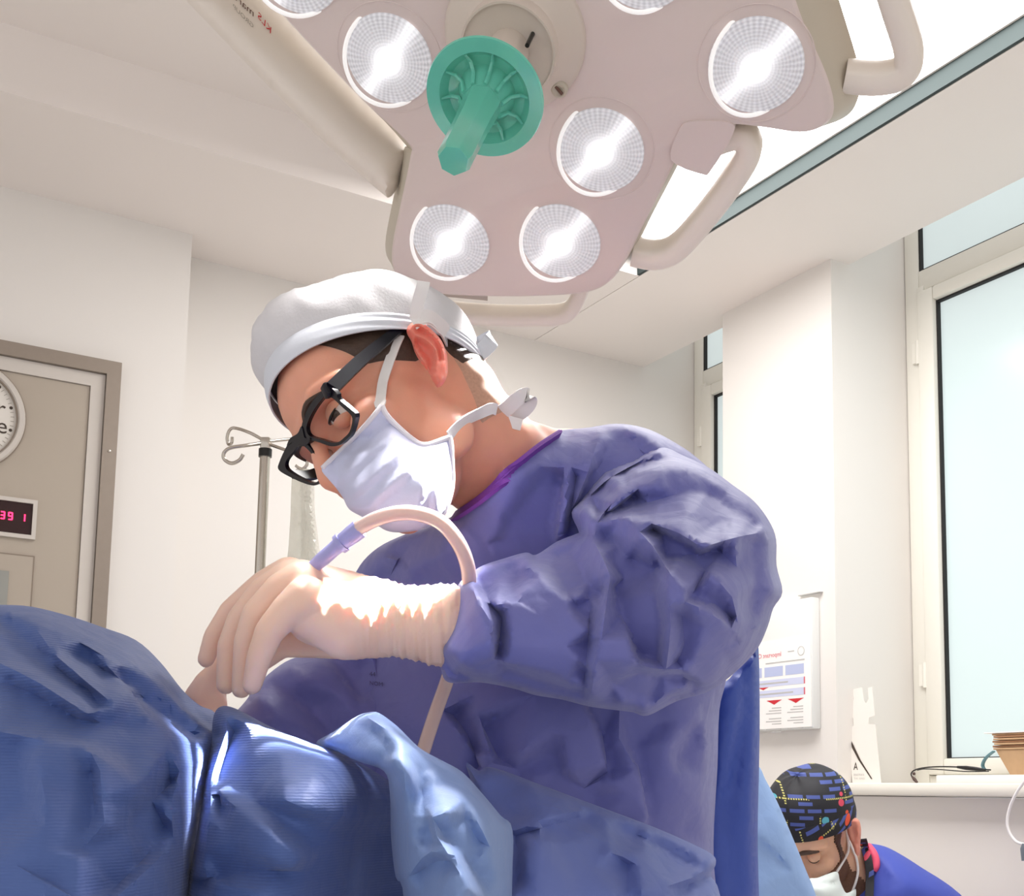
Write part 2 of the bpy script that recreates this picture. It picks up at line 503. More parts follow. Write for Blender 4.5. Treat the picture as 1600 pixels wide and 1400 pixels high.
def vnormals(V, F):
    N = np.zeros_like(V)
    Q = np.array([f for f in F if len(f) == 4]); T = np.array([f for f in F if len(f) == 3])
    for A in (Q, T):
        if len(A):
            n = np.cross(V[A[:, 2]] - V[A[:, 0]], V[A[:, -1]] - V[A[:, 1]])
            for k in range(A.shape[1]): np.add.at(N, A[:, k], n)
    return N / np.maximum(np.linalg.norm(N, axis=1), 1e-12)[:, None]
def proj(p):
    q = p - EYE; d = q @ FW
    return np.stack([CX + FOC * (q @ RT) / d, CY - FOC * (q @ UP) / d], 1), d
def text_geo(s, o, xv, yv, align='LEFT', ext=0.0004):
    """lettering as a mesh; xv = reading direction scaled to cap width unit, yv = up vector per unit height"""
    cu = bpy.data.curves.new('t', 'FONT'); cu.body = s; cu.align_x = align; cu.size = 1.0; cu.resolution_u = 3
    ob = link(bpy.data.objects.new('t', cu)); dg = bpy.context.evaluated_depsgraph_get(); me = ob.evaluated_get(dg).to_mesh()
    V = np.array([v.co[:] for v in me.vertices]); F = [tuple(p.vertices) for p in me.polygons]
    ob.evaluated_get(dg).to_mesh_clear(); bpy.data.objects.remove(ob); bpy.data.curves.remove(cu)
    return np.asarray(o) + V[:, :1] * np.asarray(xv) + V[:, 1:2] * np.asarray(yv), F

# ---------------------------------------------------------------- materials
M_WALL = mat('wall_paint', srgb(232, 227, 222), 0.75, noise=0.012, nscale=3, bump=0.04, bscale=300)
M_CEIL = mat('ceiling_paint', srgb(240, 232, 227), 0.8, noise=0.01, nscale=3)
M_FLOOR = mat('floor_vinyl', srgb(228, 226, 222), 0.4, noise=0.05, nscale=30)
M_FRAME = mat('window_paint', srgb(236, 232, 222), 0.45)
M_GASKET = mat('black_gasket', srgb(28, 27, 27), 0.6)
M_TEALGREY = mat('soffit_shade_grey', srgb(62, 71, 71), 0.6, spec=0.2)  # shade on the soffit's inner face, painted as a dark grey-green
M_GLASS = mat('frosted_glass', srgb(150, 168, 168), 0.18, spec=0.5, emit=srgb(234, 241, 241), emit_s=WINDOW_EMIT)
M_PANEL = mat('light_diffuser', srgb(250, 248, 244), 0.6, emit=(1, 0.985, 0.97, 1), emit_s=PANEL_EMIT)
M_STEEL = mat('brushed_steel_frame', srgb(150, 138, 127), 0.45, metal=0.35, noise=0.06, nscale=60)
M_BORDER = mat('panel_border', srgb(206, 198, 190), 0.5)
M_TAUPE = mat('panel_face', srgb(178, 166, 152), 0.5, noise=0.03, nscale=8)
M_TAUPE2 = mat('panel_line', srgb(140, 126, 113), 0.5)
M_DIAL = mat('clock_dial', srgb(226, 220, 212), 0.4)
M_INK = mat('dark_ink', srgb(70, 58, 50), 0.6)
M_LEDBG = mat('display_glass', srgb(46, 20, 22), 0.2)
M_LED = mat('red_led', srgb(230, 20, 60), 0.5, emit=(1, 0.02, 0.09, 1), emit_s=3.0)
M_CHROME = mat('chrome', srgb(190, 182, 172), 0.22, metal=0.9)
M_BLACK = mat('black_plastic', srgb(22, 20, 20), 0.3)
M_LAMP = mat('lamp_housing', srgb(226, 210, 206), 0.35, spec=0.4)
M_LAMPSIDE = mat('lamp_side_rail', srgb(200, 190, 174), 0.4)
M_LAMPARM = mat('lamp_arm_cream', srgb(242, 232, 222), 0.4)
M_HUB = mat('hub_cream', srgb(216, 203, 192), 0.35)
M_TEAL = mat('teal_plastic', srgb(116, 208, 186), 0.2, trans=0.1, spec=0.6, coat=0.3, sss=0.2, sss_r=(0.004, 0.01, 0.009))
M_RED = mat('red_ink', srgb(206, 40, 52), 0.6)
M_BROWN = mat('brown_ink', srgb(112, 82, 70), 0.6)
M_GREYINK = mat('grey_ink', srgb(178, 170, 158), 0.6)
M_RIM = mat('glowing_rim_plastic', srgb(240, 236, 234), 0.2, emit=(1, 1, 1, 1), emit_s=0.25)  # glow given to the plastic ring so that it looks bright
M_SKIN = mat('skin', srgb(237, 170, 144), 0.5, sss=0.35, sss_r=(0.012, 0.004, 0.002), noise=0.05, nscale=60, bump=0.12, bscale=500)
M_EAR = mat('ear_skin', srgb(234, 136, 120), 0.6, sss=0.5, sss_r=(0.016, 0.003, 0.002), noise=0.05, nscale=60)  # red of light shining through the ear, put into the base colour
M_SKIN2 = mat('olive_skin', srgb(222, 176, 148), 0.5, sss=0.25, noise=0.05, nscale=60, bump=0.1, bscale=500)
M_HAIR = mat('dark_hair', srgb(74, 56, 46), 0.55, noise=0.35, nscale=150, bump=0.8, bscale=300)
M_GREYHAIR = mat('grey_stubble', srgb(204, 160, 138), 0.7, noise=0.2, nscale=400)
M_BEARD = mat('beard', srgb(104, 72, 56), 0.7, noise=0.4, nscale=300, bump=0.5, bscale=500)
M_EYE = mat('eyeball', srgb(226, 216, 210), 0.12)
M_IRIS = mat('iris', srgb(66, 44, 34), 0.1)
M_CAP = mat('cap_fabric', srgb(222, 220, 224), 0.75, noise=0.03, nscale=120, bump=0.25, bscale=400)
M_BAND = mat('cap_band', srgb(222, 226, 236), 0.6, bump=0.1, bscale=300)
M_TIE = mat('tie_white', srgb(244, 241, 240), 0.7)
M_MASK = mat('mask_fabric', srgb(208, 212, 240), 0.7, bump=0.12, bscale=500, sheen=0.1)
M_MASKEDGE = mat('mask_binding', srgb(240, 236, 244), 0.7)
M_MASK2 = mat('mask_fabric_white', srgb(226, 236, 234), 0.7)
M_FRAMEBLK = mat('spectacle_acetate', srgb(14, 12, 24), 0.3, spec=0.3)
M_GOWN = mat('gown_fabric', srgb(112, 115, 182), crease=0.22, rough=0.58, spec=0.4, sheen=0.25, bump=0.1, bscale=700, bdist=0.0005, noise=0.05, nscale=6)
M_GOWNDK = mat('gown_fabric_shaded', srgb(62, 88, 178), crease=0.22, rough=0.5, bump=0.1, bscale=700)  # darker copy of the gown blue, the unlit back painted into the colour
M_COLLAR = mat('purple_binding', srgb(126, 66, 170), 0.6, bump=0.3, bscale=500)
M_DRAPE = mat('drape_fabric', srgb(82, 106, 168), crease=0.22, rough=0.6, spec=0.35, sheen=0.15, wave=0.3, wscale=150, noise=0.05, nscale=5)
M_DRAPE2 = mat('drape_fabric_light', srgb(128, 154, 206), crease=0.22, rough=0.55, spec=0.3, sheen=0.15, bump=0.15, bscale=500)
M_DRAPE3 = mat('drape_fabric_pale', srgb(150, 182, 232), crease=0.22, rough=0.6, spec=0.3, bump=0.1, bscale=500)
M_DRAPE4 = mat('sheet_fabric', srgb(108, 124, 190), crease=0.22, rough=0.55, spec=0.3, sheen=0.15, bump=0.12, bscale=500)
M_GLOVE = mat('latex_glove', srgb(254, 214, 194), 0.4, sss=0.3, sss_r=(0.01, 0.005, 0.003), bump=0.08, bscale=250)
M_TUBE = mat('clear_tubing', srgb(252, 226, 218), 0.12, trans=0.3, spec=0.6, coat=0.3)
M_LILAC = mat('lilac_connector', srgb(178, 178, 236), 0.3, trans=0.2)
M_CLEARBAG = mat('clear_bag', srgb(226, 224, 212), 0.2, trans=0.55, alpha=0.75, noise=0.1, nscale=30, bump=0.6, bscale=40, bdist=0.004)
M_WHITEPLA = mat('white_plastic', srgb(240, 238, 234), 0.45)
M_PAPER = mat('paper', srgb(246, 243, 240), 0.7)
M_GREYPLA = mat('pale_grey_plastic', srgb(226, 227, 225), 0.4)
M_BLUEINK = mat('pale_blue_ink', srgb(208, 212, 236), 0.7)
M_BLUEINK2 = mat('blue_ink', srgb(186, 194, 226), 0.7)
M_REDINK = mat('pink_red_ink', srgb(222, 110, 122), 0.7)
M_PAPGREY = mat('text_grey', srgb(190, 188, 186), 0.7)
M_CARD = mat('kraft_paper', srgb(196, 160, 122), 0.7, noise=0.12, nscale=40)
M_TEALSTRAP = mat('teal_strap', srgb(96, 138, 148), 0.4)
M_SCRUB = mat('royal_blue_scrubs', srgb(66, 82, 178), 0.65, bump=0.1, bscale=600)
M_PINK = mat('pink_trim', srgb(238, 88, 120), 0.6)

# lamp lens: emissive, with rings, rays and a bright streak painted into the glow
def lens_material():
    m = bpy.data.materials.new('lamp_lens'); m.use_nodes = True; nt = m.node_tree; N = nt.nodes; Lk = nt.links
    b = N['Principled BSDF']; b.inputs['Base Color'].default_value = srgb(186, 184, 192); b.inputs['Roughness'].default_value = 0.12
    tc = N.new('ShaderNodeTexCoord'); sep = N.new('ShaderNodeSeparateXYZ'); Lk.new(tc.outputs['Object'], sep.inputs[0])
    def mth(op, a, bb=None, c=None):
        n = N.new('ShaderNodeMath'); n.operation = op
        for i, x in enumerate((a, bb, c)):
            if x is None: continue
            if isinstance(x, (int, float)): n.inputs[i].default_value = x
            else: Lk.new(x, n.inputs[i])
        return n.outputs[0]
    x, y = sep.outputs['X'], sep.outputs['Y']
    r = mth('SQRT', mth('ADD', mth('MULTIPLY', x, x), mth('MULTIPLY', y, y)))
    ang = mth('ARCTAN2', y, x)
    rings = mth('SINE', mth('MULTIPLY', r, 1900.0))
    rays = mth('SINE', mth('MULTIPLY', ang, 46.0))
    outer = mth('SMOOTH_MIN', mth('MULTIPLY', r, 24.0), 1.0, 0.1)
    fac = mth('ADD', mth('MULTIPLY', rings, 0.035), mth('MULTIPLY', mth('MULTIPLY', rays, outer), 0.05))
    core = mth('POWER', 2.718, mth('MULTIPLY', mth('MULTIPLY', r, r), -5200.0))
    streak = mth('POWER', 2.718, mth('MULTIPLY', mth('MULTIPLY', x, x), -14000.0))
    st = mth('ADD', mth('MULTIPLY', core, 0.55), mth('MULTIPLY', streak, 0.30))
    tot = mth('ADD', mth('ADD', 0.19, fac), st)
    Lk.new(tot, b.inputs['Emission Strength'])
    b.inputs['Emission Color'].default_value = (0.99, 0.985, 1, 1)
    bp = N.new('ShaderNodeBump'); bp.inputs['Strength'].default_value = 0.5; bp.inputs['Distance'].default_value = 0.001
    Lk.new(mth('ADD', rings, mth('MULTIPLY', rays, outer)), bp.inputs['Height']); Lk.new(bp.outputs['Normal'], b.inputs['Normal'])
    return m
M_LENS = lens_material()

def print_cap_material():
    m = bpy.data.materials.new('printed_cap'); m.use_nodes = True; nt = m.node_tree; N = nt.nodes; Lk = nt.links
    b = N['Principled BSDF']; b.inputs['Roughness'].default_value = 0.7
    tc = N.new('ShaderNodeTexCoord'); mp = N.new('ShaderNodeMapping'); Lk.new(tc.outputs['UV'], mp.inputs['Vector'])
    def mix(fac, a, c):
        n = N.new('ShaderNodeMix'); n.data_type = 'RGBA'; Lk.new(fac, n.inputs[0])
        for i, x in ((6, a), (7, c)):
            if isinstance(x, tuple): n.inputs[i].default_value = x
            else: Lk.new(x, n.inputs[i])
        return n.outputs[2]
    def thr(o, v, op='GREATER_THAN'):
        n = N.new('ShaderNodeMath'); n.operation = op; Lk.new(o, n.inputs[0]); n.inputs[1].default_value = v; return n.outputs[0]
    def mul(a, c):
        n = N.new('ShaderNodeMath'); n.operation = 'MULTIPLY'; Lk.new(a, n.inputs[0]); Lk.new(c, n.inputs[1]); return n.outputs[0]
    # blue maze bars
    br = N.new('ShaderNodeTexBrick'); Lk.new(mp.outputs[0], br.inputs['Vector']); br.offset = 0.5
    br.inputs['Scale'].default_value = 26; br.inputs['Mortar Size'].default_value = 0.085; br.inputs['Brick Width'].default_value = 0.85; br.inputs['Row Height'].default_value = 0.34
    br.inputs['Color1'].default_value = (1, 1, 1, 1); br.inputs['Color2'].default_value = (0, 0, 0, 1); br.inputs['Mortar'].default_value = (0, 0, 0, 1); br.inputs['Bias'].default_value = 0.0
    sp_ = N.new('ShaderNodeSeparateColor'); Lk.new(br.outputs['Color'], sp_.inputs[0])
    col = mix(thr(sp_.outputs[0], 0.42), srgb(26, 26, 34), srgb(74, 90, 160))
    # yellow dotted tracks
    for ax, s2, off in ((0, 1.0, 0.013), (1, 1.0, 0.031)):
        sx = N.new('ShaderNodeSeparateXYZ'); Lk.new(mp.outputs[0], sx.inputs[0])
        def wrap(o, per, lim, sh=0.0):
            a = N.new('ShaderNodeMath'); a.operation = 'ADD'; Lk.new(o, a.inputs[0]); a.inputs[1].default_value = sh + 10 * per
            n = N.new('ShaderNodeMath'); n.operation = 'MODULO'; Lk.new(a.outputs[0], n.inputs[0]); n.inputs[1].default_value = per
            return thr(n.outputs[0], lim, 'LESS_THAN')
        track = wrap(sx.outputs[ax], 0.062, 0.003, off); dash = wrap(sx.outputs[1 - ax], 0.0045, 0.0024)
        nz = N.new('ShaderNodeTexNoise'); nz.inputs['Scale'].default_value = 22; Lk.new(mp.outputs[0], nz.inputs['Vector'])
        col = mix(mul(mul(track, dash), thr(nz.outputs['Fac'], 0.47)), col, srgb(214, 206, 120))
    vo = N.new('ShaderNodeTexVoronoi'); vo.inputs['Scale'].default_value = 33; vo.inputs['Randomness'].default_value = 0.8; Lk.new(mp.outputs[0], vo.inputs['Vector'])
    dotm = thr(vo.outputs['Distance'], 0.25, 'LESS_THAN')
    sc_ = N.new('ShaderNodeSeparateColor'); Lk.new(vo.outputs['Color'], sc_.inputs[0])
    rp = N.new('ShaderNodeValToRGB'); rp.color_ramp.interpolation = 'CONSTANT'; Lk.new(sc_.outputs[0], rp.inputs[0])
    e = rp.color_ramp.elements; e[0].position = 0; e[0].color = srgb(228, 84, 52); e[1].position = 0.22; e[1].color = srgb(236, 224, 150)
    for p, c in ((0.42, srgb(90, 176, 196)), (0.6, srgb(26, 26, 34)), (0.68, srgb(214, 70, 96)), (0.88, srgb(236, 224, 150))):
        q = e.new(p); q.color = c
    col = mix(dotm, col, rp.outputs[0])
    Lk.new(col, b.inputs['Base Color'])
    return m
M_PRINT = print_cap_material()

# ---------------------------------------------------------------- room
ZS, ZU, ZL = 2.51, 2.668, 2.56          # soffit, raised ceiling, light panel underside
def struct(name, geo, m, parent=None, ang=30):
    o = obj(name, geo, m, parent, ang)
    if parent is None: o['kind'] = 'structure'
    return o
struct('floor', boxr(-3.2, 3.2, -3.0, 3.6, -0.06, 0.0), M_FLOOR)
# ceiling: raised tray with soffits along the two walls
struct('ceiling', join(boxr(-3.2, 1.965, -3.0, 2.68, ZU, ZU + 0.06),
                       boxr(-3.2, 1.965, 2.68, 3.45, ZS, ZU + 0.06),
                       boxr(1.967, 2.42, -3.0, 3.45, ZS, ZU + 0.06)), M_CEIL)
struct('soffit_shade_face', boxr(1.957, 1.966, -3.0, 2.679, ZS + 0.001, ZU - 0.002), M_TEALGREY)  # thin strip over the soffit's inner face carrying its painted shade
struct('wall_back', boxr(0.78, 2.8, 3.27, 3.40, 0.0, 2.9), M_WALL)
struct('wall_left', boxr(-3.2, 0.78, 3.13, 3.40, 0.0, ZS + 0.02), M_WALL)
# window wall: low wall, pillar, stretch near the camera
struct('wall_right', join(boxr(2.37, 2.80, -3.0, 3.27, 0.0, 1.012),
                          boxr(2.35, 2.80, 2.300, 2.762, 0.0, 2.95)), M_WALL)
struct('wall_front', boxr(2.35, 2.80, -3.0, 0.9, 1.012, 2.95), M_WALL)
struct('trim_2', boxr(2.325, 2.66, 0.9, 2.298, 1.014, 1.046, 0.010), M_FRAME)
struct('trim_3', boxr(2.325, 2.66, 2.764, 3.268, 1.014, 1.046, 0.010), M_FRAME)
def window(n, v1, v0):
    root = thing('window_%d' % n, W(2.66, (v0 + v1) / 2, 1.046), None, None); root['kind'] = 'structure'
    UF = 2.645
    fr = [boxr(UF, UF + 0.07, v1 - 0.05, v1 - 0.0, 1.046, 2.94, 0.004), boxr(UF, UF + 0.07, v0, v0 + 0.05, 1.046, 2.94, 0.004),
          boxr(UF, UF + 0.07, v0 + 0.05, v1 - 0.05, 2.462, 2.525, 0.004), boxr(UF, UF + 0.07, v0 + 0.05, v1 - 0.05, 1.046, 1.072, 0.003),
          boxr(UF - 0.006, UF + 0.02, v1 - 0.072, v1 - 0.045, 2.44, 2.475, 0.004)]
    obj('window_frame', join(*fr), M_FRAME, root)
    a, b = v1 - 0.052, v0 + 0.052
    s = [boxr(UF - 0.012, UF + 0.05, a - 0.055, a, 1.074, 2.458, 0.006), boxr(UF - 0.012, UF + 0.05, b, b + 0.055, 1.074, 2.458, 0.006),
         boxr(UF - 0.012, UF + 0.05, b + 0.055, a - 0.055, 2.418, 2.458, 0.006), boxr(UF - 0.012, UF + 0.05, b + 0.055, a - 0.055, 1.074, 1.118, 0.006)]
    sash = obj('sash', join(*s), M_FRAME, root)
    g = 0.006
    def gasket(v_lo, v_hi, z_lo, z_hi):
        u0, u1 = UF + 0.004, UF + 0.03
        return join(boxr(u0, u1, v_hi - g, v_hi, z_lo, z_hi), boxr(u0, u1, v_lo, v_lo + g, z_lo, z_hi),
                    boxr(u0, u1, v_lo + g, v_hi - g, z_hi - g, z_hi), boxr(u0, u1, v_lo + g, v_hi - g, z_lo, z_lo + g * 0.5))
    obj('gasket', gasket(b + 0.055, a - 0.055, 1.118, 2.418), M_GASKET, sash)
    obj('window_pane', boxr(UF + 0.016, UF + 0.024, b + 0.058, a - 0.058, 1.120, 2.416), M_GLASS, sash)
    for z in (1.35, 2.28):
        obj('hinge', join(cyl(W(UF - 0.008, v1 - 0.05, z - 0.035), W(UF - 0.008, v1 - 0.05, z + 0.035), 0.007, 12),
                          boxr(UF - 0.010, UF - 0.004, v1 - 0.075, v1 - 0.03, z - 0.03, z + 0.03)), M_FRAME, sash)
    fx = obj('fixed_light', join(boxr(UF + 0.004, UF + 0.03, v1 - 0.056, v1 - 0.05, 2.525, 2.94), boxr(UF + 0.004, UF + 0.03, v0 + 0.05, v0 + 0.056, 2.525, 2.94),
                            boxr(UF + 0.004, UF + 0.03, v0 + 0.056, v1 - 0.056, 2.525, 2.528)), M_GASKET, root)
    obj('upper_pane', boxr(UF + 0.016, UF + 0.024, v0 + 0.057, v1 - 0.057, 2.529, 2.94), M_GLASS, fx)
    return root
window(1, 2.298, 0.92)
window(2, 3.268, 2.764)

# ceiling light panel
lp = thing('ceiling_light_panel', W(1.5, 1.75, ZL), 'wide glowing white light panel recessed in the ceiling behind the surgical light', 'ceiling light')
obj('diffuser', boxr(1.22, 1.95, 0.92, 2.62, ZL, ZL + 0.015), M_PANEL, lp)
obj('panel_frame', join(boxr(1.20, 1.22, 0.90, 2.64, ZL - 0.006, ZU - 0.002), boxr(1.95, 1.956, 0.90, 2.64, ZL - 0.006, ZU - 0.002),
                        boxr(1.22, 1.95, 2.62, 2.64, ZL - 0.006, ZU - 0.002), boxr(1.22, 1.95, 0.90, 0.92, ZL - 0.006, ZU - 0.002)), M_CEIL, lp)

# ---------------------------------------------------------------- surgical light
LN = unit(-0.22462 * RT - 0.76176 * UP - 0.60767 * FW)          # direction the lamp shines
LC = LN @ P(840, 230, 1.25)
LB = unit(np.cross(LN, [0.3, 0.9, 0.1])); LA = np.cross(LB, LN)
def lp_(x, y, t=0.0):
    """point on the lamp's front plane (t = metres behind it)"""
    return hit(x, y, LN, LC) - LN * t
HUB = lp_(806, 56)
lamp = thing('surgical_light', HUB, 'large pale surgical light with round lit lenses hanging above the operating table', 'surgical light')
PL = [((300, -150), (330, -220)), ((430, 8), (430, 0)), ((560, 148), (555, 140)), ((636, 222), (630, 222)), ((641, 245), (630, 236)), ((628, 310), (612, 322)),
      ((613, 385), (602, 382)), ((617, 425), (611, 412)), ((642, 449), (640, 440)), ((690, 459), (690, 440)), ((780, 463), (780, 440)), ((870, 461), (870, 440)),
      ((922, 455), (925, 430)), ((952, 440), (962, 420)), ((976, 410), (992, 388)), ((1006, 350), (1022, 330)), ((1050, 262), (1066, 245)), ((1078, 200), (1090, 190)),
      ((1145, 190), (1150, 184)), ((1200, 195), (1212, 186)), ((1256, 203), (1280, 196)), ((1290, 194), (1325, 180)), ((1303, 168), (1342, 150)), ((1292, 118), (1345, 118)),
      ((1256, 36), (1325, 45)), ((1222, -50), (1292, -50)), ((1150, -150), (1220, -200))]
fl = catmull([np.array(a) for a, b in PL], 4, True); bl = catmull([np.array(b) for a, b in PL], 4, True)
A = np.array([lp_(*q) for q in fl]); B = np.array([lp_(q[0], q[1]) for q in bl])
B = B - np.array([unit(ray(*q)) * 0 for q in bl]) - LN * 0.0
# back outline sits 55 mm behind the front plane along the sight lines traced, so that its rim shows only on the flared sides
B = np.array([hit(q[0], q[1], LN, LC - 0.055) for q in bl])
Am = A - LN * 0.004 + 0 * A
cen = A.mean(0)
A2 = A + (cen - A) / np.linalg.norm(cen - A, axis=1)[:, None] * 0.004
n = len(A)
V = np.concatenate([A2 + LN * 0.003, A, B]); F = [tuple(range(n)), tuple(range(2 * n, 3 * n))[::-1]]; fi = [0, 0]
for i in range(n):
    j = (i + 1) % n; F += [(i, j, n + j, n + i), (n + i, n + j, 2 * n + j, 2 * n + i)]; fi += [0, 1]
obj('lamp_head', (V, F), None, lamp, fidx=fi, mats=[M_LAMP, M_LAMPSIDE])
# closing shell behind (hidden side of the housing)
obj('rear_cover', loft2(B - LN * 0.0005 + (B.mean(0) - B) * 0.01, B + (B.mean(0) - B) * 0.25 - LN * 0.045), M_LAMPSIDE, lamp)
LENS = [(465, -58), (610, 89), (1182, 99), (940, 232), (706, 373), (877, 374), (1010, -70)]
Mrot = Matrix((LA, LB, LN)).transposed().to_4x4()
sd = unit(lp_(650, 45) - lp_(590, 130)); s_ax = sd - LN * (sd @ LN); s_ax = unit(s_ax)       # direction of the painted bright streak
c_ax = np.cross(s_ax, LN)
Mr = Matrix(((c_ax[0], s_ax[0], LN[0], 0), (c_ax[1], s_ax[1], LN[1], 0), (c_ax[2], s_ax[2], LN[2], 0), (0, 0, 0, 1)))
RL = 0.0455
for i, (x, y) in enumerate(LENS):
    c = lp_(x, y)
    M = Matrix.Translation(Vector(c + LN * 0.003)) @ Mr
    prof = [(RL * math.sin(t), 0.002 + 0.0055 * math.cos(t)) for t in np.linspace(0.02, math.pi / 2, 14)]
    ln = local_obj('lens', lathe((0, 0, 0), (0, 0, 1), prof, 56), M_LENS, lamp, M)
    tr = [(RL + 0.0022 * math.cos(a), 0.0040 + 0.0022 * math.sin(a)) for a in np.linspace(0, 2 * math.pi, 12, endpoint=False)]
    local_obj('lens_rim', lathe((0, 0, 0), (0, 0, 1), tr, 56, True), M_RIM, ln, M)
    if i in (2, 3, 1):
        gr = catmull([c + LN * 0.0032 + 0.0555 * (LA * math.cos(a) + LB * math.sin(a)) for a in np.linspace(0, 2 * math.pi, 24, endpoint=False)], 3, True)
        obj('seam_ring', tube(gr, 0.0006, 6, True), M_LAMP, lamp)
    sl = bpy.data.lights.new('lens_light', 'AREA'); sl.shape = 'DISK'; sl.size = 0.05 if i == 2 else 0.075; sl.energy = LAMP_WATT * (0.03, 0.03, 0.62, 0.12, 0.05, 0.34, 0.03)[i]; sl.spread = math.radians(9 if i == 2 else 17); sl.color = (1, 0.975, 0.95)
    so = link(bpy.data.objects.new('lens_light', sl)); so.parent = lamp
    # most lenses aim at the hand, two shine straight, one is steered to brighten the nape
    tgt = P(585, 930, 1.0); dirn = LN if i in (3, 4) else unit((P(748, 600, 1.17) if i == 5 else tgt) - c)
    so.matrix_local = Matrix.Translation(Vector(c + LN * 0.017) - Vector(ORG[lamp.name])) @ Vector(dirn).to_track_quat('-Z', 'Y').to_matrix().to_4x4()
# hub with screws
hub = obj('hub_flange', lathe(HUB + LN * 0.003, LN, [(0.0, -0.004), (0.071, -0.004), (0.071, 0.002), (0.0695, 0.005), (0.066, 0.007), (0.050, 0.015), (0.047, 0.018)], 64), M_HUB, lamp)
obj('hub_collar', lathe(HUB + LN * 0.018, LN, [(0.0, 0), (0.047, 0), (0.0475, 0.016), (0.0470, 0.0185), (0.0450, 0.0185), (0.0445, 0.015), (0.030, 0.012), (0.0, 0.012)], 64), M_HUB, lamp)
for px, py in ((770, 4), (878, 130), (700, 118)):
    q = lp_(px, py); q = q + LN * 0.010
    dr = unit(q - HUB)
    sc = obj('screw', join(lathe(q, LN, [(0.0, -0.004), (0.0085, -0.004), (0.0085, 0.004), (0.0065, 0.0055), (0.0, 0.0035)], 20)), M_LAMPSIDE, hub)
    obj('slot', box(q + LN * 0.0052, dr, np.cross(LN, dr), LN, 0.010, 0.0026, 0.002), M_BROWN, sc)
q = lp_(806, 76) + LN * 0.024
slot_dir = unit(P(803, 58, 1.2) - P(797, 82, 1.2))
# teal sterile handle
HC_ = HUB + LN * 0.128
hd = lambda r, h: (r, h)
handle = obj('sterile_handle', lathe(HC_, LN, [(0.0, -0.012), (0.030, -0.012), (0.046, -0.004), (0.0540, -0.0015), (0.0555, 0.0), (0.0548, 0.0025), (0.0425, 0.0028), (0.0415, 0.0005), (0.036, -0.006), (0.027, -0.008), (0.021, 0.004), (0.018, 0.012), (0.0, 0.012)], 72), M_TEAL, lamp, 30)
SK = []
ca, cb = LA, LB
for h, r in ((0.004, 0.0200), (0.010, 0.0185), (0.045, 0.0165), (0.085, 0.0160), (0.108, 0.0158), (0.114, 0.0135), (0.1145, 0.0)):
    SK.append((r, h))
obj('grip', lathe(HC_, LN, [(0.0, 0.003)] + SK, 7), M_TEAL, handle, 20)
for k in range(10):
    a = 2 * math.pi * k / 10 + 0.2; d = LA * math.cos(a) + LB * math.sin(a)
    obj('rib', tube(np.array([HC_ + d * 0.019 + LN * 0.012, HC_ + d * 0.024 + LN * 0.0, HC_ + d * 0.033 - LN * 0.004, HC_ + d * 0.0415 + LN * 0.001]), [0.0022, 0.002, 0.0018, 0.001], 6), M_TEAL, handle)
obj('handle_shaft', cyl(HUB + LN * 0.02, HC_ - LN * 0.008, 0.020, 24), M_HUB, lamp)
obj('locking_pin', cyl(HUB + LN * 0.03 + unit(lp_(812, 52) - HUB) * 0.029, HUB + LN * 0.055 + unit(lp_(812, 52) - HUB) * 0.029, 0.0022, 10), M_BLACK, lamp)
# U-shaped grab handles: a flat bar swept through points behind the front plane
def grab(pts, w, t0=0.02):
    path = catmull([lp_(x, y, t) for x, y, t in pts], 8)
    return ribbon(path, LN, w, 0.010)
def rail(pts, r, sy, pw=3.2):
    path = catmull([hit(x, y, LN, LC - t) for x, y, t in pts], 10)
    return tube(path, r, 14, False, up0=LN, sy=sy, power=pw)
g1 = obj('grab_handle', rail([(1105, 226, 0.030), (1135, 212, 0.028), (1160, 210, 0.028), (1170, 236, 0.028), (1140, 288, 0.03), (1092, 350, 0.03), (1055, 388, 0.03), (1024, 398, 0.03), (990, 392, 0.03)], 0.0185, 0.72), M_LAMPARM, lamp)
g2 = obj('grab_handle', rail([(1320, 118, 0.035), (1370, 122, 0.035), (1410, 112, 0.035), (1420, 80, 0.035), (1400, 10, 0.035), (1370, -80, 0.035), (1330, -150, 0.035)], 0.017, 0.8), M_LAMPARM, lamp)
g3 = obj('grab_handle', rail([(642, 430, 0.05), (652, 462, 0.05), (690, 484, 0.05), (760, 492, 0.05), (840, 493, 0.05), (885, 488, 0.05), (905, 462, 0.05), (915, 430, 0.05)], 0.016, 0.6), M_LAMPARM, lamp)
obj('name_plate', join(*[loft2(np.array([hit(x, y, LN, LC - 0.058) for x, y in ((690, 455), (762, 462), (762, 470), (690, 463))]),
                               np.array([hit(x, y, LN, LC - 0.060) for x, y in ((690, 455), (762, 462), (762, 470), (690, 463))]))]), M_BORDER, g3)
# mounting pad for the right handle
pad = catmull([np.array(q) for q in ((1062, 200), (1080, 186), (1140, 188), (1146, 206), (1112, 262), (1098, 268), (1050, 246))], 4, True)
obj('handle_mount', loft2(np.array([lp_(*q) + LN * 0.0055 for q in pad]), np.array([lp_(*q, 0.02) for q in pad])), M_LAMP, lamp)
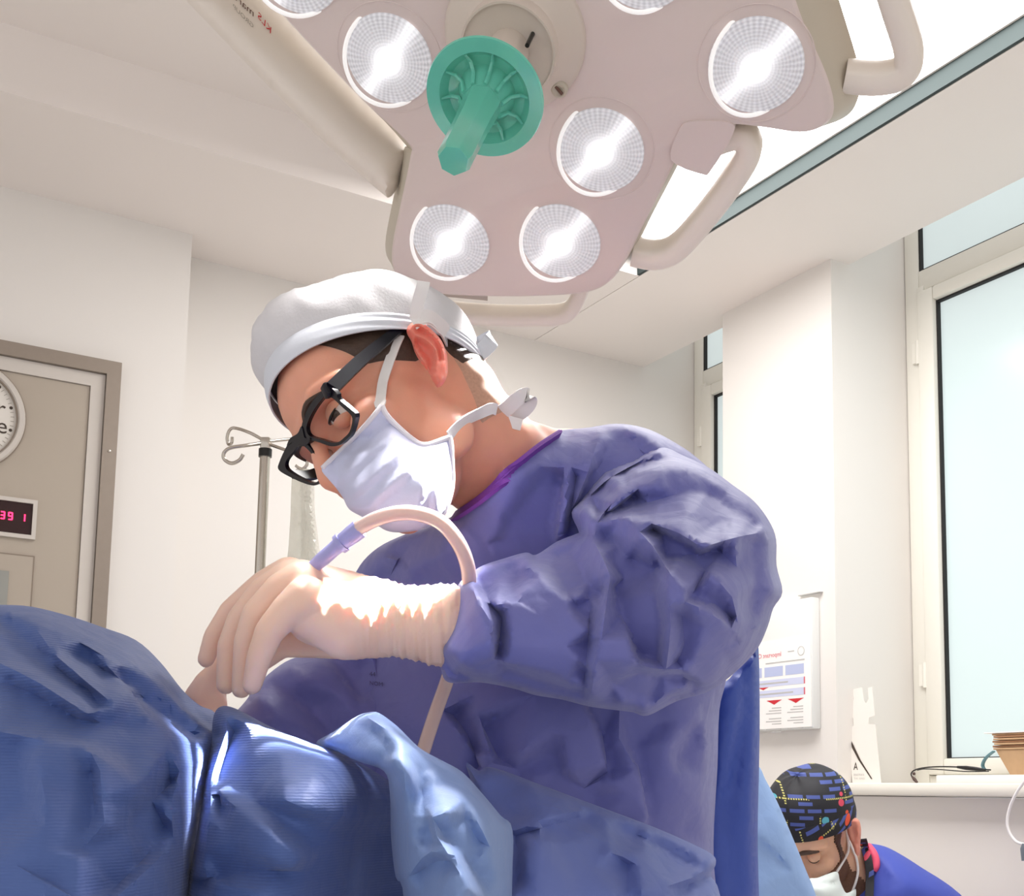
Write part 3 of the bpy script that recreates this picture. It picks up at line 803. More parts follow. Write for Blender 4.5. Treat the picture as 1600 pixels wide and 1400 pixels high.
# support arm along the left edge with the maker's lettering, mirrored as in the photo
arm_out = [(150, -130), (310, -140), (385, -45), (440, 22), (560, 150), (640, 230), (634, 262), (612, 306), (590, 296), (500, 215), (420, 135), (290, 0), (200, -90)]
arm = obj('support_arm', sculpt(arm_out, [(200, -60, 1.27, 0.03), (400, 60, 1.31, 0.03), (600, 250, 1.36, 0.028), (300, 60, 1.29, 0.03), (500, 100, 1.33, 0.03)], sp=9, w=36), M_LAMPARM, lamp)
bva = BVHTree.FromPolygons([tuple(x) for x in (np.array([v.co[:] for v in arm.data.vertices]) + ORG[arm.name])], [tuple(p.vertices) for p in arm.data.polygons])
def on_arm(x, y):
    r = unit(ray(x, y)); hh = bva.ray_cast(Vector(EYE), Vector(r), 5)
    return (np.array(hh[0]) if hh[0] is not None else P(x, y, 1.3)) - r * 0.0015
def arm_text(s, x, y, dx, dy, ux, uy, m, scale=1.0):
    v, f = text_geo(s, (0, 0, 0), (1, 0, 0), (0, 1, 0))
    px = np.array([x, y]) + v[:, :1] * np.array([dx, dy]) + v[:, 1:2] * np.array([ux, uy])
    return np.array([on_arm(*q) for q in px]), f
obj('lettering', arm_text('KLS', 424, 54, -13.5, -17.0, 1.4, -14, 0), M_RED, arm)
obj('lettering', arm_text('martin', 397, 27, -16, -15, 0.6, -15, 0), M_BROWN, arm)
obj('lettering', arm_text('GROUP', 396, 45, -9.6, -9.8, 0.8, -9.5, 0), M_GREYINK, arm)
# ceiling mount above the frame
yo = lp_(820, -260, 0.12)
obj('ceiling_spindle', join(cyl(lp_(820, -40, 0.09), np.array([yo[0], yo[1] + 0.1, ZU - 0.03]), 0.035, 24), cyl(np.array([yo[0], yo[1] + 0.1, ZU - 0.04]), np.array([yo[0], yo[1] + 0.1, ZU]), 0.11, 32)), M_LAMPARM, lamp)

# ---------------------------------------------------------------- control panel on the left wall
DV = 3.13
cp = thing('control_panel', W(0.2, DV, 0.9), 'taupe wall control panel with a grey steel frame and red digit display', 'control panel')
def fr(u0, u1, z0, z1, wd, d0, d1):
    return join(boxr(u0, u0 + wd, d0, d1, z0, z1), boxr(u1 - wd, u1, d0, d1, z0, z1), boxr(u0 + wd, u1 - wd, d0, d1, z1 - wd, z1), boxr(u0 + wd, u1 - wd, d0, d1, z0, z0 + wd))
obj('outer_frame', fr(-0.35, 0.609, 0.85, 2.100, 0.036, DV - 0.028, DV), M_STEEL, cp)
obj('inner_border', fr(-0.313, 0.572, 0.886, 2.063, 0.035, DV - 0.016, DV), M_BORDER, cp)
obj('panel_face', boxr(-0.277, 0.536, DV - 0.010, DV, 0.922, 2.027), M_TAUPE, cp)
obj('screw_head', lathe(W(0.590, DV - 0.028, 1.86), -VA, [(0.0, 0), (0.0045, 0), (0.004, 0.002), (0.0, 0.0025)], 14), M_CHROME, cp)
dsp = obj('digital_display', fr(0.05, 0.428, 1.608, 1.708, 0.010, DV - 0.018, DV - 0.010), M_BORDER, cp)
obj('display_glass', boxr(0.06, 0.418, DV - 0.013, DV - 0.0105, 1.618, 1.698), M_LEDBG, dsp)
def seg_digit(u, z, which, s=0.011):
    g = []
    for k, (a, b, c, d) in {'a': (0.2, 0.8, 2, 2), 'b': (1, 1, 1.15, 1.85), 'c': (1, 1, 0.15, 0.85), 'd': (0.2, 0.8, 0, 0), 'e': (0, 0, 0.15, 0.85), 'f': (0, 0, 1.15, 1.85), 'g': (0.2, 0.8, 1, 1)}.items():
        if k in which:
            g.append(boxr(u + a * s - 0.0016, u + b * s + 0.0016, DV - 0.0145, DV - 0.0132, z + c * s - 0.0016, z + d * s + 0.0016))
    return join(*g)
for u, wch in ((0.392, 'bc'), (0.363, 'abcdfg'), (0.345, 'abcdg'), (0.300, 'abged'), (0.280, 'bc')):
    obj('digit', seg_digit(u, 1.652, wch, 0.0085), M_LED, dsp)
vw = obj('lower_module', join(boxr(0.02, 0.428, DV - 0.014, DV - 0.0105, 1.20, 1.565)), M_TAUPE, cp)
obj('module_outline', fr(0.018, 0.430, 1.198, 1.567, 0.003, DV - 0.0145, DV - 0.0105), M_TAUPE2, vw)
obj('viewer_window', boxr(0.04, 0.373, DV - 0.017, DV - 0.0141, 1.23, 1.522), mat('viewer_grey', srgb(152, 152, 146), 0.35), vw)
# wall clock
CU, CZ, CR = 0.246, 1.902, 0.140
cc = W(CU, DV - 0.0105, CZ)
ck = thing('wall_clock', cc, 'round pale wall clock set in the taupe panel above the red digits', 'clock')
obj('clock_rim', lathe(cc, -VA, [(CR - 0.020, 0.0), (CR, 0.0), (CR, 0.010), (CR - 0.004, 0.016), (CR - 0.014, 0.016), (CR - 0.018, 0.010), (CR - 0.020, 0.004)], 72, True), M_BORDER, ck)
obj('rim_line', lathe(cc, -VA, [(CR, 0.0), (CR + 0.0025, 0.0), (CR + 0.0025, 0.006), (CR, 0.006)], 72, True), M_TAUPE2, ck)
obj('rim_line', lathe(cc, -VA, [(CR - 0.021, 0.0042), (CR - 0.018, 0.0042), (CR - 0.018, 0.0115), (CR - 0.021, 0.0115)], 72, True), M_TAUPE2, ck)
dial = obj('dial', lathe(cc, -VA, [(0.0, 0.0), (CR - 0.020, 0.0), (CR - 0.020, 0.004), (0.0, 0.004)], 72), M_DIAL, ck)
gm = []
for k in range(12):
    a = math.radians(90 - 30 * k - 13); r = CR - 0.030
    gm.append(lathe(cc + UA * r * math.cos(a) + ZA * r * math.sin(a) - VA * 0.004, -VA, [(0, 0), (0.0042, 0), (0.0042, 0.0006), (0, 0.0006)], 10))
for q_ in gm: obj('hour_dot', q_, M_INK, dial)
gm = []
for k in range(60):
    a = math.radians(6 * k - 13)
    if k % 5 == 0: continue
    d = UA * math.cos(a) + ZA * math.sin(a); gm.append(box(cc + d * (CR - 0.030) - VA * 0.0043, d, np.cross(d, VA), VA, 0.008, 0.0018, 0.0006))
for q_ in gm: obj('minute_mark', q_, M_GREYINK, dial)
obj('dial_text', text_geo('or', W(CU + 0.093, DV - 0.0152, CZ + 0.008), UA * 0.058, ZA * 0.058, 'RIGHT'), M_INK, dial)
obj('dial_text', text_geo('fe', W(CU + 0.101, DV - 0.0152, CZ - 0.036), UA * 0.058, ZA * 0.058, 'RIGHT'), M_INK, dial)
for a, L_, w_ in ((200, 0.07, 0.006), (130, 0.1, 0.004)):
    d = UA * math.cos(math.radians(a)) + ZA * math.sin(math.radians(a)); obj('hand', box(cc + d * L_ / 2 - VA * 0.008, d, np.cross(d, VA), VA, L_, w_, 0.001), M_INK, dial)

# ---------------------------------------------------------------- infusion stand
ID = 2.40
ip = P(415, 696, ID); px_, py_ = ip[0], ip[1]; zt = ip[2]
Vz = lambda z: np.array([px_, py_, z])
iv = thing('infusion_stand', Vz(0), 'chrome infusion stand with curled hooks standing against the back wall', 'infusion stand')
obj('pole', cyl(Vz(0.10), Vz(zt - 0.015), 0.0105, 20), M_CHROME, iv)
obj('collar', cyl(Vz(zt - 0.024), Vz(zt - 0.008), 0.0135, 20), M_BLACK, iv)
obj('hook_hub', bbox(Vz(zt + 0.003), RT, UP, FW, 0.020, 0.026, 0.020, 0.003), M_CHROME, iv)
def hookpts(L): return catmull([P(x, y, d) for x, y, d in L], 8)
obj('hook', tube(hookpts([(412, 688, ID), (390, 676, ID), (368, 669, ID + .02), (359, 672, ID + .02), (355, 684, ID + .02), (357, 694, ID + .02), (362, 692, ID + .01), (363, 683, ID + .01)]), 0.0034, 10), M_CHROME, iv)
obj('hook', tube(hookpts([(412, 692, ID), (385, 696, ID - .03), (360, 700, ID - .04), (350, 708, ID - .04), (351, 718, ID - .04), (362, 724, ID - .04), (374, 719, ID - .04), (380, 710, ID - .04)]), 0.0038, 10), M_CHROME, iv)
obj('hook', tube(hookpts([(418, 690, ID), (445, 687, ID + .03), (470, 686, ID + .05), (484, 692, ID + .05), (486, 704, ID + .05), (476, 710, ID + .05), (468, 703, ID + .05)]), 0.0034, 10), M_CHROME, iv)
obj('hook', tube(hookpts([(418, 693, ID), (440, 701, ID - .03), (462, 709, ID - .05), (476, 714, ID - .05), (480, 725, ID - .05), (472, 733, ID - .05), (462, 727, ID - .05)]), 0.0034, 10), M_CHROME, iv)
for k in range(5):
    a = 2 * math.pi * k / 5 + 0.4; d = np.array([math.cos(a), math.sin(a), 0])
    lg = obj('foot', tube(np.array([Vz(0.10) - ZA * 0.0, Vz(0.10) + d * 0.02, Vz(0.075) + d * 0.22]), 0.012, 10), M_CHROME, iv)
    obj('castor', cyl(Vz(0.028) + d * 0.22 - np.cross(d, ZA) * 0.01, Vz(0.028) + d * 0.22 + np.cross(d, ZA) * 0.01, 0.028, 18), M_BLACK, lg)
    obj('castor_stem', cyl(Vz(0.03) + d * 0.22, Vz(0.08) + d * 0.22, 0.006, 8), M_CHROME, lg)
# clear fluid bag hanging from the stand
bag_o = [(458, 738), (470, 731), (486, 736), (491, 760), (492, 800), (498, 850), (500, 880), (488, 900), (460, 902), (449, 885), (451, 850), (454, 800), (455, 765)]
bg = thing('infusion_bag', P(474, 890, ID - 0.05), 'crumpled clear infusion bag hanging from the stand beside the spectacles', 'infusion bag')
obj('bag', sculpt(bag_o, [(470, 740, ID - .05, .006), (474, 800, ID - .05, .018), (474, 860, ID - .05, .022), (474, 895, ID - .05, .01)], sp=5, w=18, crumple=5, cstep=16, seed=4), M_CLEARBAG, bg)
obj('port_tube', tube(hookpts([(474, 900, ID - .05), (473, 930, ID - .05), (470, 990, ID - .05)]), 0.004, 8), M_CLEARBAG, bg)
obj('bag_print', join(*[loft2(np.array([P(x, y, ID - 0.07) for x, y in ((476, yy), (486, yy + 2), (486, yy + 3.2), (476, yy + 1.2))]), np.array([P(x, y, ID - 0.0695) for x, y in ((476, yy), (486, yy + 2), (486, yy + 3.2), (476, yy + 1.2))])) for yy in (768, 775, 782)]), M_GREYINK, bg)

# ---------------------------------------------------------------- notice on the pillar (a shallow white dispenser with a printed sheet)
NU = 2.35
nb = thing('dispenser_box', W(NU, 2.5, 1.19), 'flat white box on the window pillar with a printed notice on its front', 'dispenser')
obj('box_body', boxr(NU - 0.030, NU, 2.358, 2.66, 1.192, 1.553, 0.004), M_GREYPLA, nb)
obj('hinge_rail', boxr(NU - 0.012, NU, 2.345, 2.43, 1.566, 1.569, 0.001), M_PAPGREY, nb)
sh = obj('notice_sheet', boxr(NU - 0.0325, NU - 0.0302, 2.362, 2.656, 1.197, 1.447), M_PAPER, nb)
NF = NU - 0.0329
def nrect(v0, v1, z0, z1): return boxr(NF, NF + 0.0003, v0, v1, z0, z1)
obj('blue_boxes', join(nrect(2.388, 2.460, 1.344, 1.372), nrect(2.470, 2.545, 1.344, 1.372), nrect(2.556, 2.632, 1.344, 1.372)), M_BLUEINK2, sh)
obj('blue_bars', join(nrect(2.388, 2.640, 1.316, 1.335), nrect(2.388, 2.640, 1.286, 1.306)), M_BLUEINK, sh)
obj('bar_ends', join(nrect(2.384, 2.389, 1.316, 1.335), nrect(2.384, 2.389, 1.286, 1.306)), M_REDINK, sh)
def tri(v, z, w_, h_): return np.array([W(NF, v - w_, z), W(NF, v + w_, z), W(NF, v + w_ * .5, z - h_ * .45), W(NF, v, z - h_), W(NF, v - w_ * .5, z - h_ * .45)]), [(0, 1, 2, 3, 4)]
for q_ in (tri(2.420, 1.277, 0.032, 0.013), tri(2.506, 1.277, 0.032, 0.013), tri(2.596, 1.277, 0.032, 0.013), tri(2.55, 1.315, 0.022, 0.007)): obj('red_arrow', q_, M_RED, sh)
obj('notice_heading', text_geo('Important Consumables', W(NF - .0004, 2.475, 1.400), VA * 0.0185, ZA * 0.0185, 'LEFT'), M_REDINK, sh)
tl = []
for k, (v0, rows) in enumerate(((2.392, 9), (2.478, 10), (2.566, 9))):
    for r_ in range(rows):
        if r_ in (3, 7): continue
        tl.append(nrect(v0, v0 + 0.05 + 0.012 * ((r_ * 7 + k * 3) % 3 - 1), 1.256 - r_ * 0.0075 - 0.0026, 1.256 - r_ * 0.0075))
obj('notice_caption', nrect(2.385, 2.54, 1.381, 1.3845), M_PAPGREY, sh); obj('notice_caption', nrect(2.425, 2.45, 1.408, 1.411), M_PAPGREY, sh)
obj('notice_text', join(*tl), M_PAPGREY, sh)
for q_ in (nrect(2.45, 2.632, 1.3235, 1.3275), nrect(2.43, 2.632, 1.2935, 1.2975)): obj('bar_text', boxr(NF - .0003, NF, *((2.45, 2.632, 1.3235, 1.3275) if q_[0][:, 2].max() > 1.31 else (2.43, 2.632, 1.2935, 1.2975))), M_PAPGREY, sh)
obj('round_logo', ring_solid(np.array([W(NF, 2.398 + 0.013 * math.cos(a), 1.407 + 0.013 * math.sin(a)) for a in np.linspace(0, 6.283, 24, endpoint=False)]),
                             np.array([W(NF, 2.398 + 0.0115 * math.cos(a), 1.4075 + 0.0115 * math.sin(a)) for a in np.linspace(0, 6.283, 24, endpoint=False)]), -UA * 0.0004), M_PAPGREY, sh)

# ---------------------------------------------------------------- things on the window sill
SZ = 1.046
# cut-out card standee (faces the room, leaning back a little)
sc_o = [(1318, 1078), (1327, 1077), (1329, 1092), (1331, 1101), (1334, 1092), (1332, 1077), (1347, 1074), (1350, 1094), (1353, 1099), (1357, 1092), (1356, 1075), (1363, 1073), (1367, 1118),
        (1358, 1121), (1357, 1131), (1368, 1132), (1377, 1224), (1332, 1226), (1325, 1136), (1334, 1134), (1333, 1122), (1323, 1121)]
un = unit(np.array([-0.80, -0.55, 0.06])); base = W(2.40, 2.262, SZ)
def on_card(x, y, t=0.0): return hit(x, y, un, un @ base + t)
st = thing('card_standee', base, 'white notched card stand with a dark diagonal blade on the window sill', 'card')
obj('card', loft2(np.array([on_card(*q) for q in sc_o]), np.array([on_card(*q, -0.004) for q in sc_o])), mat('card_white', srgb(238, 232, 225), 0.5), st)
def dec(pts, m, nm): obj(nm, loft2(np.array([on_card(x, y, 0.0012) for x, y in pts]), np.array([on_card(x, y, 0.0004) for x, y in pts])), m, st)
dec([(1329.5, 1156), (1333, 1163), (1345, 1188), (1363, 1217), (1361, 1217), (1341, 1187), (1331, 1168)], M_INK, 'blade_mark')
def card_text(s, x, y, w_, h_): 
    v, f = text_geo(s, (0, 0, 0), (1, 0, 0), (0, 1, 0)); return np.array([on_card(x + a * w_, y - b * h_, 0.0012) for a, b, _ in v]), f
obj('lettering', card_text('A', 1333.5, 1203, 10, 17), M_INK, st)
obj('lettering', card_text('incites', 1333.5, 1212, 6.6, 6.5), M_PAPGREY, st)
obj('lettering', card_text('THE SERIES', 1334, 1217.5, 3.6, 4), M_PAPGREY, st)
obj('rear_strut', loft2(np.array([on_card(1345, 1150, -0.004), on_card(1358, 1150, -0.004), on_card(1362, 1224, -0.004), on_card(1340, 1225, -0.004)]),
                        np.array([on_card(1345, 1150, -0.005), on_card(1358, 1150, -0.005), on_card(1362, 1224, -0.05), on_card(1340, 1225, -0.05)])), MATS['card_white'], st)
# thin white tray with rolled headband and paper-filled carton
SU = 2.40
def sp_(x, y, u=SU): return hit(x, y, UA, u)
tz0 = SZ; tz1 = sp_(1462, 1211)[2]
tv = sp_(1462, 1211) @ VA
tray = obj('tray', boxr(SU, 2.60, 1.35, tv, tz0, tz1, 0.003), M_WHITEPLA); tag(tray, 'low flat white tray on the window sill under the brown carton', 'tray')
hb = thing('headband', sp_(1500, 1210), 'thin black headband lying curved on the white tray on the sill', 'headband')
def sq(L): return catmull([sp_(x, y, SU - 0.010 + k) for x, y, k in L], 8)
obj('band', tube(sq([(1548, 1203, .02), (1520, 1201, .015), (1495, 1198.5, .01), (1468, 1198, .005), (1445, 1199.5, 0), (1430, 1203, 0), (1424, 1208, 0), (1425, 1214, 0), (1429, 1220, 0)]), 0.0018, 8), M_BLACK, hb)
obj('band', tube(sq([(1545, 1205, .03), (1510, 1205.5, .03), (1470, 1202.5, .03), (1445, 1201.5, .02), (1433, 1203.5, .01)]), 0.0014, 8), M_BLACK, hb)
obj('padded_temple', tube(sq([(1496, 1198.5, .01), (1510, 1200, .01), (1525, 1201.5, .012), (1540, 1203, .015)]), [0.003, 0.0055, 0.005, 0.0025], 10), M_BLACK, hb)
obj('end_pad', join(tube(sq([(1425, 1213, 0), (1429, 1218, 0), (1433, 1222.5, 0)]), [0.002, 0.0045, 0.003], 10), ell(sp_(1428, 1209, SU - .01), np.eye(3) * 0.004)), mat('dark_brown_pad', srgb(82, 62, 56), 0.5), hb)
# carton: tapered brown tray stacked with paper
kb = tz1
ctn = thing('paper_carton', W(2.47, 1.75, kb), 'brown tapered carton of stacked paper on the white tray by the window', 'carton')
cu0, cu1 = SU + 0.02, SU + 0.19
cvb = sp_(1574, 1203, cu0) @ VA; cvt = sp_(1556, 1172, cu0) @ VA; ctz = sp_(1556, 1172, cu0)[2]; ptz = sp_(1551, 1146, cu0)[2]
v1 = 1.42
def quad_loft(a, b): return loft2(np.array(a), np.array(b))
obj('carton_base', quad_loft([W(cu0 + .01, cvb, kb), W(cu1 - .01, cvb, kb), W(cu1 - .01, v1 + .03, kb), W(cu0 + .01, v1 + .03, kb)], [W(cu0, cvt, ctz), W(cu1, cvt, ctz), W(cu1, v1, ctz), W(cu0, v1, ctz)]), M_CARD, ctn)
lay = []
nl = 7; dz = (ptz - ctz) / nl
for k in range(nl):
    j = 0.004 * math.sin(k * 2.4)
    lay.append(boxr(cu0 - 0.002 + j * .5, cu1 + j * .5, v1, cvt + 0.006 + j, ctz + k * dz + 0.0006, ctz + (k + 1) * dz - 0.0006, 0.001))
obj('paper_layers', join(*lay[::2]), M_CARD, ctn); obj('paper_layers', join(*lay[1::2]), mat('brown_paper_dark', srgb(160, 118, 86), 0.7), ctn)
obj('top_sheet', boxr(cu0 - 0.004, cu1, v1, cvt + 0.03, ptz, ptz + 0.0025, 0.0008), M_PAPER, ctn)
stp = thing('strap_loop', sp_(1540, 1203, SU + 0.005), 'small teal grey strap looped from the tray up to the brown carton', 'strap')
obj('strap', ribbon(catmull([sp_(x, y, SU + 0.012) for x, y in ((1553, 1174), (1545, 1180), (1538, 1188), (1535.5, 1196), (1538, 1202))], 6), UA, 0.010, 0.003), M_TEALSTRAP, stp)
# white cable hanging from the sill
cab = thing('cable', sp_(1590, 1320, 2.30), 'white cable hanging in a loop below the window sill at the right edge', 'cable')
obj('cord', tube(catmull([hit(x, y, UA, 2.312) for x, y in ((1618, 1200), (1600, 1222), (1586, 1243), (1577, 1265), (1574, 1285), (1578, 1302), (1588, 1315), (1602, 1320))], 8), 0.0034, 10), M_TIE, cab)
obj('plug', tube(np.array([hit(1600, 1318, UA, 2.312), hit(1600, 1326, UA, 2.312), hit(1602, 1345, UA, 2.312)]), [0.004, 0.008, 0.008], 12), mat('grey_plug', srgb(110, 118, 126), 0.5), cab)

# ---------------------------------------------------------------- people: heads
class Head:
    """head frame: a forward, l towards the near ear, b up; origin midway between the ears"""
    def __init__(s, ear, F, L, half=0.075, k=1.0):
        s.F = unit(F[0] * RT + F[1] * UP - F[2] * FW)
        L = L[0] * RT + L[1] * UP - L[2] * FW; L = L - s.F * (L @ s.F); s.L = unit(L); s.U = np.cross(s.F, s.L)
        s.k = k; s.O = ear - half * k * s.L
    def w(s, a, l, b): return s.O + s.k * (a * s.F + l * s.L + b * s.U)
    def ax(s, ra, rl, rb): return np.array([s.F * ra, s.L * rl, s.U * rb]) * s.k
    def loc(s, V): q = (V - s.O) / s.k; return np.stack([q @ s.F, q @ s.L, q @ s.U], 1)
    def at(s, x, y, l):
        """point on the sight line of pixel x, y with given l"""
        r = ray(x, y); A = np.stack([s.F, s.U, -r], 1); q = np.linalg.solve(A, EYE - s.O - l * s.k * s.L); return s.O + q[0] * s.F + q[1] * s.U + l * s.k * s.L
def head_prims(h):
    g = [ell(h.w(-0.008, 0, 0.052), h.ax(0.098, 0.075, 0.086)), ell(h.w(0.045, 0, 0.055), h.ax(0.055, 0.064, 0.060)),
         ell(h.w(0.030, 0, -0.010), h.ax(0.062, 0.064, 0.075)), ell(h.w(0.048, 0, -0.062), h.ax(0.046, 0.048, 0.038)),
         ell(h.w(0.082, 0, -0.086), h.ax(0.018, 0.022, 0.018)), ell(h.w(0.078, 0, -0.050), h.ax(0.024, 0.030, 0.026))]
    for s in (1, -1):
        g += [ell(h.w(0.066, s * 0.043, -0.008), h.ax(0.026, 0.022, 0.022)), ell(h.w(0.024, s * 0.046, -0.050), h.ax(0.036, 0.016, 0.036)),
              chain([h.w(0.096, s * 0.008, 0.040), h.w(0.090, s * 0.036, 0.044), h.w(0.070, s * 0.056, 0.036)], [0.010, 0.011, 0.010])]
    g += [chain([h.w(0.096, 0, 0.030), h.w(0.106, 0, 0.010), h.w(0.116, 0, -0.016), h.w(0.112, 0, -0.026)], [0.0095, 0.009, 0.012, 0.011]),
          ell(h.w(0.100, 0.014, -0.024), h.ax(0.012, 0.009, 0.009)), ell(h.w(0.100, -0.014, -0.024), h.ax(0.012, 0.009, 0.009)),
          ell(h.w(0.092, 0, -0.048), h.ax(0.012, 0.024, 0.007)), ell(h.w(0.090, 0, -0.060), h.ax(0.012, 0.021, 0.007))]
    return g
def face_carve(h, V):
    q = h.loc(V)
    for s in (1, -1):
        d2 = ((q[:, 0] - 0.094) / 0.020) ** 2 + ((q[:, 1] - s * 0.034) / 0.019) ** 2 + ((q[:, 2] - 0.018) / 0.014) ** 2
        V = V - (0.013 * np.exp(-d2))[:, None] * h.F * h.k
    return V
def eye_parts(h, parent, skin, gaze=(0.85, -0.1, -0.5), closed=False, lash=True, tilt=0.0):
    for s in (1, -1):
        c = h.w(0.0805, s * 0.033, 0.018); r = 0.0122 * h.k
        g = unit(gaze[0] * h.F + gaze[1] * h.L + gaze[2] * h.U)
        eb = obj('eye', lathe(c, g, [(r * math.sin(t), r * math.cos(t)) for t in np.linspace(0.01, math.pi - 0.01, 22)], 28), M_EYE, parent, 60)
        obj('iris', lathe(c + g * 0.0003, g, [(0.0, r + 0.0001)] + [(r * math.sin(t), r * math.cos(t) + 0.0001) for t in np.linspace(0.05, 0.50, 8)] + [(0.0, r * 0.86)], 24), M_IRIS, eb, 60)
        def lid(n, axv, half, rr):
            ax_ = unit(axv); obj(n, lathe(c, ax_, [(rr * math.sin(t), rr * math.cos(t)) for t in np.linspace(0.01, half, 14)] + [((rr - 0.0009) * math.sin(half), (rr - 0.0009) * math.cos(half))], 30), skin, parent, 60)
        if closed:
            lid('eyelid', h.U * 0.85 + h.F * 0.7, 1.62, r * 1.09); lid('eyelid', -h.U * 0.9 + h.F * 0.4, 1.1, r * 1.08)
        else:
            lid('eyelid', h.U * 0.95 + h.F * 0.28, 1.34, r * 1.10); lid('eyelid', -h.U * 0.95 + h.F * 0.22, 0.98, r * 1.09)
        if lash:
            rr = r * 1.12; A_ = unit(h.U * 0.85 + h.F * 0.7) if closed else unit(h.U * 0.95 + h.F * 0.28); hf = 1.60 if closed else 1.34
            e1 = np.cross(A_, h.L); e1 = unit(e1); sgn = 1 if e1 @ h.F > 0 else -1; e1 = e1 * sgn
            pth = np.array([c + rr * (A_ * math.cos(hf) + math.sin(hf) * (e1 * math.cos(t) + h.L * math.sin(t))) for t in np.linspace(-1.0, 1.0, 14)])
            obj('eyelashes', tube(pth, [0.0005, 0.0013, 0.0013, 0.0005], 6), M_BLACK, parent)
def shell(V, F, N, keep, off, thick=0.0):
    """outward offset copy of the kept faces, closed to a thin solid"""
    ids = np.where(keep)[0]; mp = -np.ones(len(V), int); mp[ids] = np.arange(len(ids))
    fs = [tuple(mp[i] for i in f) for f in F if all(keep[i] for i in f)]
    used = sorted({i for f in fs for i in f}); m2 = {i: k for k, i in enumerate(used)}
    fs = [tuple(m2[i] for i in f) for f in fs]; ids = ids[used]; n = len(ids)
    o = off[ids] if hasattr(off, '__len__') else np.full(n, off)
    A_ = V[ids] + N[ids] * o[:, None]; B_ = V[ids] - N[ids] * 0.001
    cnt = {}
    for f in fs:
        for i in range(len(f)):
            a, b = f[i], f[(i + 1) % len(f)]; k = (min(a, b), max(a, b)); cnt.setdefault(k, []).append((a, b))
    out = list(fs) + [tuple(i + n for i in f[::-1]) for f in fs]
    for k, l in cnt.items():
        if len(l) == 1: a, b = l[0]; out.append((b, a, a + n, b + n))
    return np.concatenate([A_, B_]), out
def ear_geo(outline, lines, ctrl, sp=2.2): return sculpt(outline, ctrl, sp=sp, w=8, lines=lines, gain=1.7, sm=2, fade=0.5)

# ---------------------------------------------------------------- surgeon
S = Head(P(668, 565, 1.08), (-.668, -.50, .55), (.31, .52, .80))
surgeon = thing('person', P(900, 2850, 1.22) * np.array([1, 1, 0]), 'surgeon in white cap, black spectacles, face mask and blue gown bending over the patient', 'person')
nk0 = S.w(-0.030, 0, -0.030); nk1 = P(790, 745, 1.185); nk2 = P(880, 820, 1.24)
sh_n = P(1070, 810, 1.17); sh_f = P(700, 900, 1.33); pel = P(960, 1600, 1.27)
def gz(p, z): return np.array([p[0], p[1], z])
prims = head_prims(S) + [chain([S.w(-0.035, 0, -0.010), nk0, nk1, nk2], [0.062, 0.058, 0.058, 0.075]),
    chain([P(800, 725, 1.20), P(880, 745, 1.22)], [0.048, 0.045]),
    chain([nk2, P(900, 1000, 1.24), P(930, 1250, 1.27), pel], [0.10, 0.105, 0.11, 0.115]),
    chain([sh_n, nk2, sh_f], [0.04, 0.075, 0.045]),
    chain([sh_n, P(1080, 950, 1.05), P(900, 985, 1.03), P(740, 975, 1.015), P(660, 970, 1.01)], [0.04, 0.042, 0.038, 0.028, 0.024]),
    chain([sh_f, P(570, 1050, 1.31), P(430, 1150, 1.19), P(385, 1160, 1.13)], [0.048, 0.042, 0.034, 0.026]),
    chain([pel + RT * 0.06, gz(pel, 0.5) + RT * 0.09, gz(pel, 0.07) + RT * 0.08, gz(pel, 0.045) + RT * 0.02 - FW * 0.10], [0.085, 0.06, 0.042, 0.04]),
    chain([pel - RT * 0.06, gz(pel, 0.5) - RT * 0.09, gz(pel, 0.07) - RT * 0.1, gz(pel, 0.045) - RT * 0.18 - FW * 0.10], [0.085, 0.06, 0.042, 0.04])]
BV, BF, BE = blob(prims, 0.0036, 7)
BV = face_carve(S, BV); BN = vnormals(BV, BF)
eo = zc(620, 480, 0.1625)
ear_o = eo([(95, 205), (130, 160), (180, 138), (240, 146), (310, 195), (375, 255), (430, 322), (465, 400), (486, 480), (490, 570), (486, 650), (455, 725), (415, 768), (380, 765), (338, 690), (312, 640), (285, 595), (222, 520), (172, 430), (140, 330), (100, 260)])
ear_l = [(4.0, eo([(120, 220), (180, 165), (250, 175), (330, 235), (400, 305), (440, 370), (458, 470), (462, 560)])), (-3.0, eo([(215, 215), (300, 260), (380, 330), (415, 420), (425, 500)])),
         (2.5, eo([(180, 265), (260, 300), (350, 370), (385, 450), (390, 540), (370, 590)])), (-6.0, eo([(200, 345), (250, 420), (300, 470), (325, 520), (320, 620)])), (-5.0, eo([(250, 370), (320, 420), (345, 500)])),
         (2.0, eo([(200, 440), (235, 490), (275, 540)])), (2.5, eo([(380, 640), (430, 650), (420, 715)]))]
EV, EF = ear_geo(ear_o, ear_l, [(640, 520, 1.082, .010), (690, 540, 1.070, .011), (650, 560, 1.078, .010), (690, 597, 1.056, .012), (672, 588, 1.060, .012), (665, 570, 1.070, .010)])
body = obj('body', join((BV, BF), (EV, EF)), None, surgeon, 70, fidx=[0] * len(BF) + [1] * len(EF), mats=[M_SKIN, M_EAR])
bvh = BVHTree.FromPolygons([tuple(x) for x in BV], BF)
q = S.loc(BV)
eye_parts(S, surgeon, M_SKIN, gaze=(0.85, 0.42, -0.2))
def grow(V, F, N, f, off, sc):
    """hair layer whose thickness tapers into the skin where f falls to zero"""
    return shell(V, F, N, f > -sc, np.clip(f / sc, -1, 1) * off)
bandb = 0.036 + 0.58 * q[:, 0]
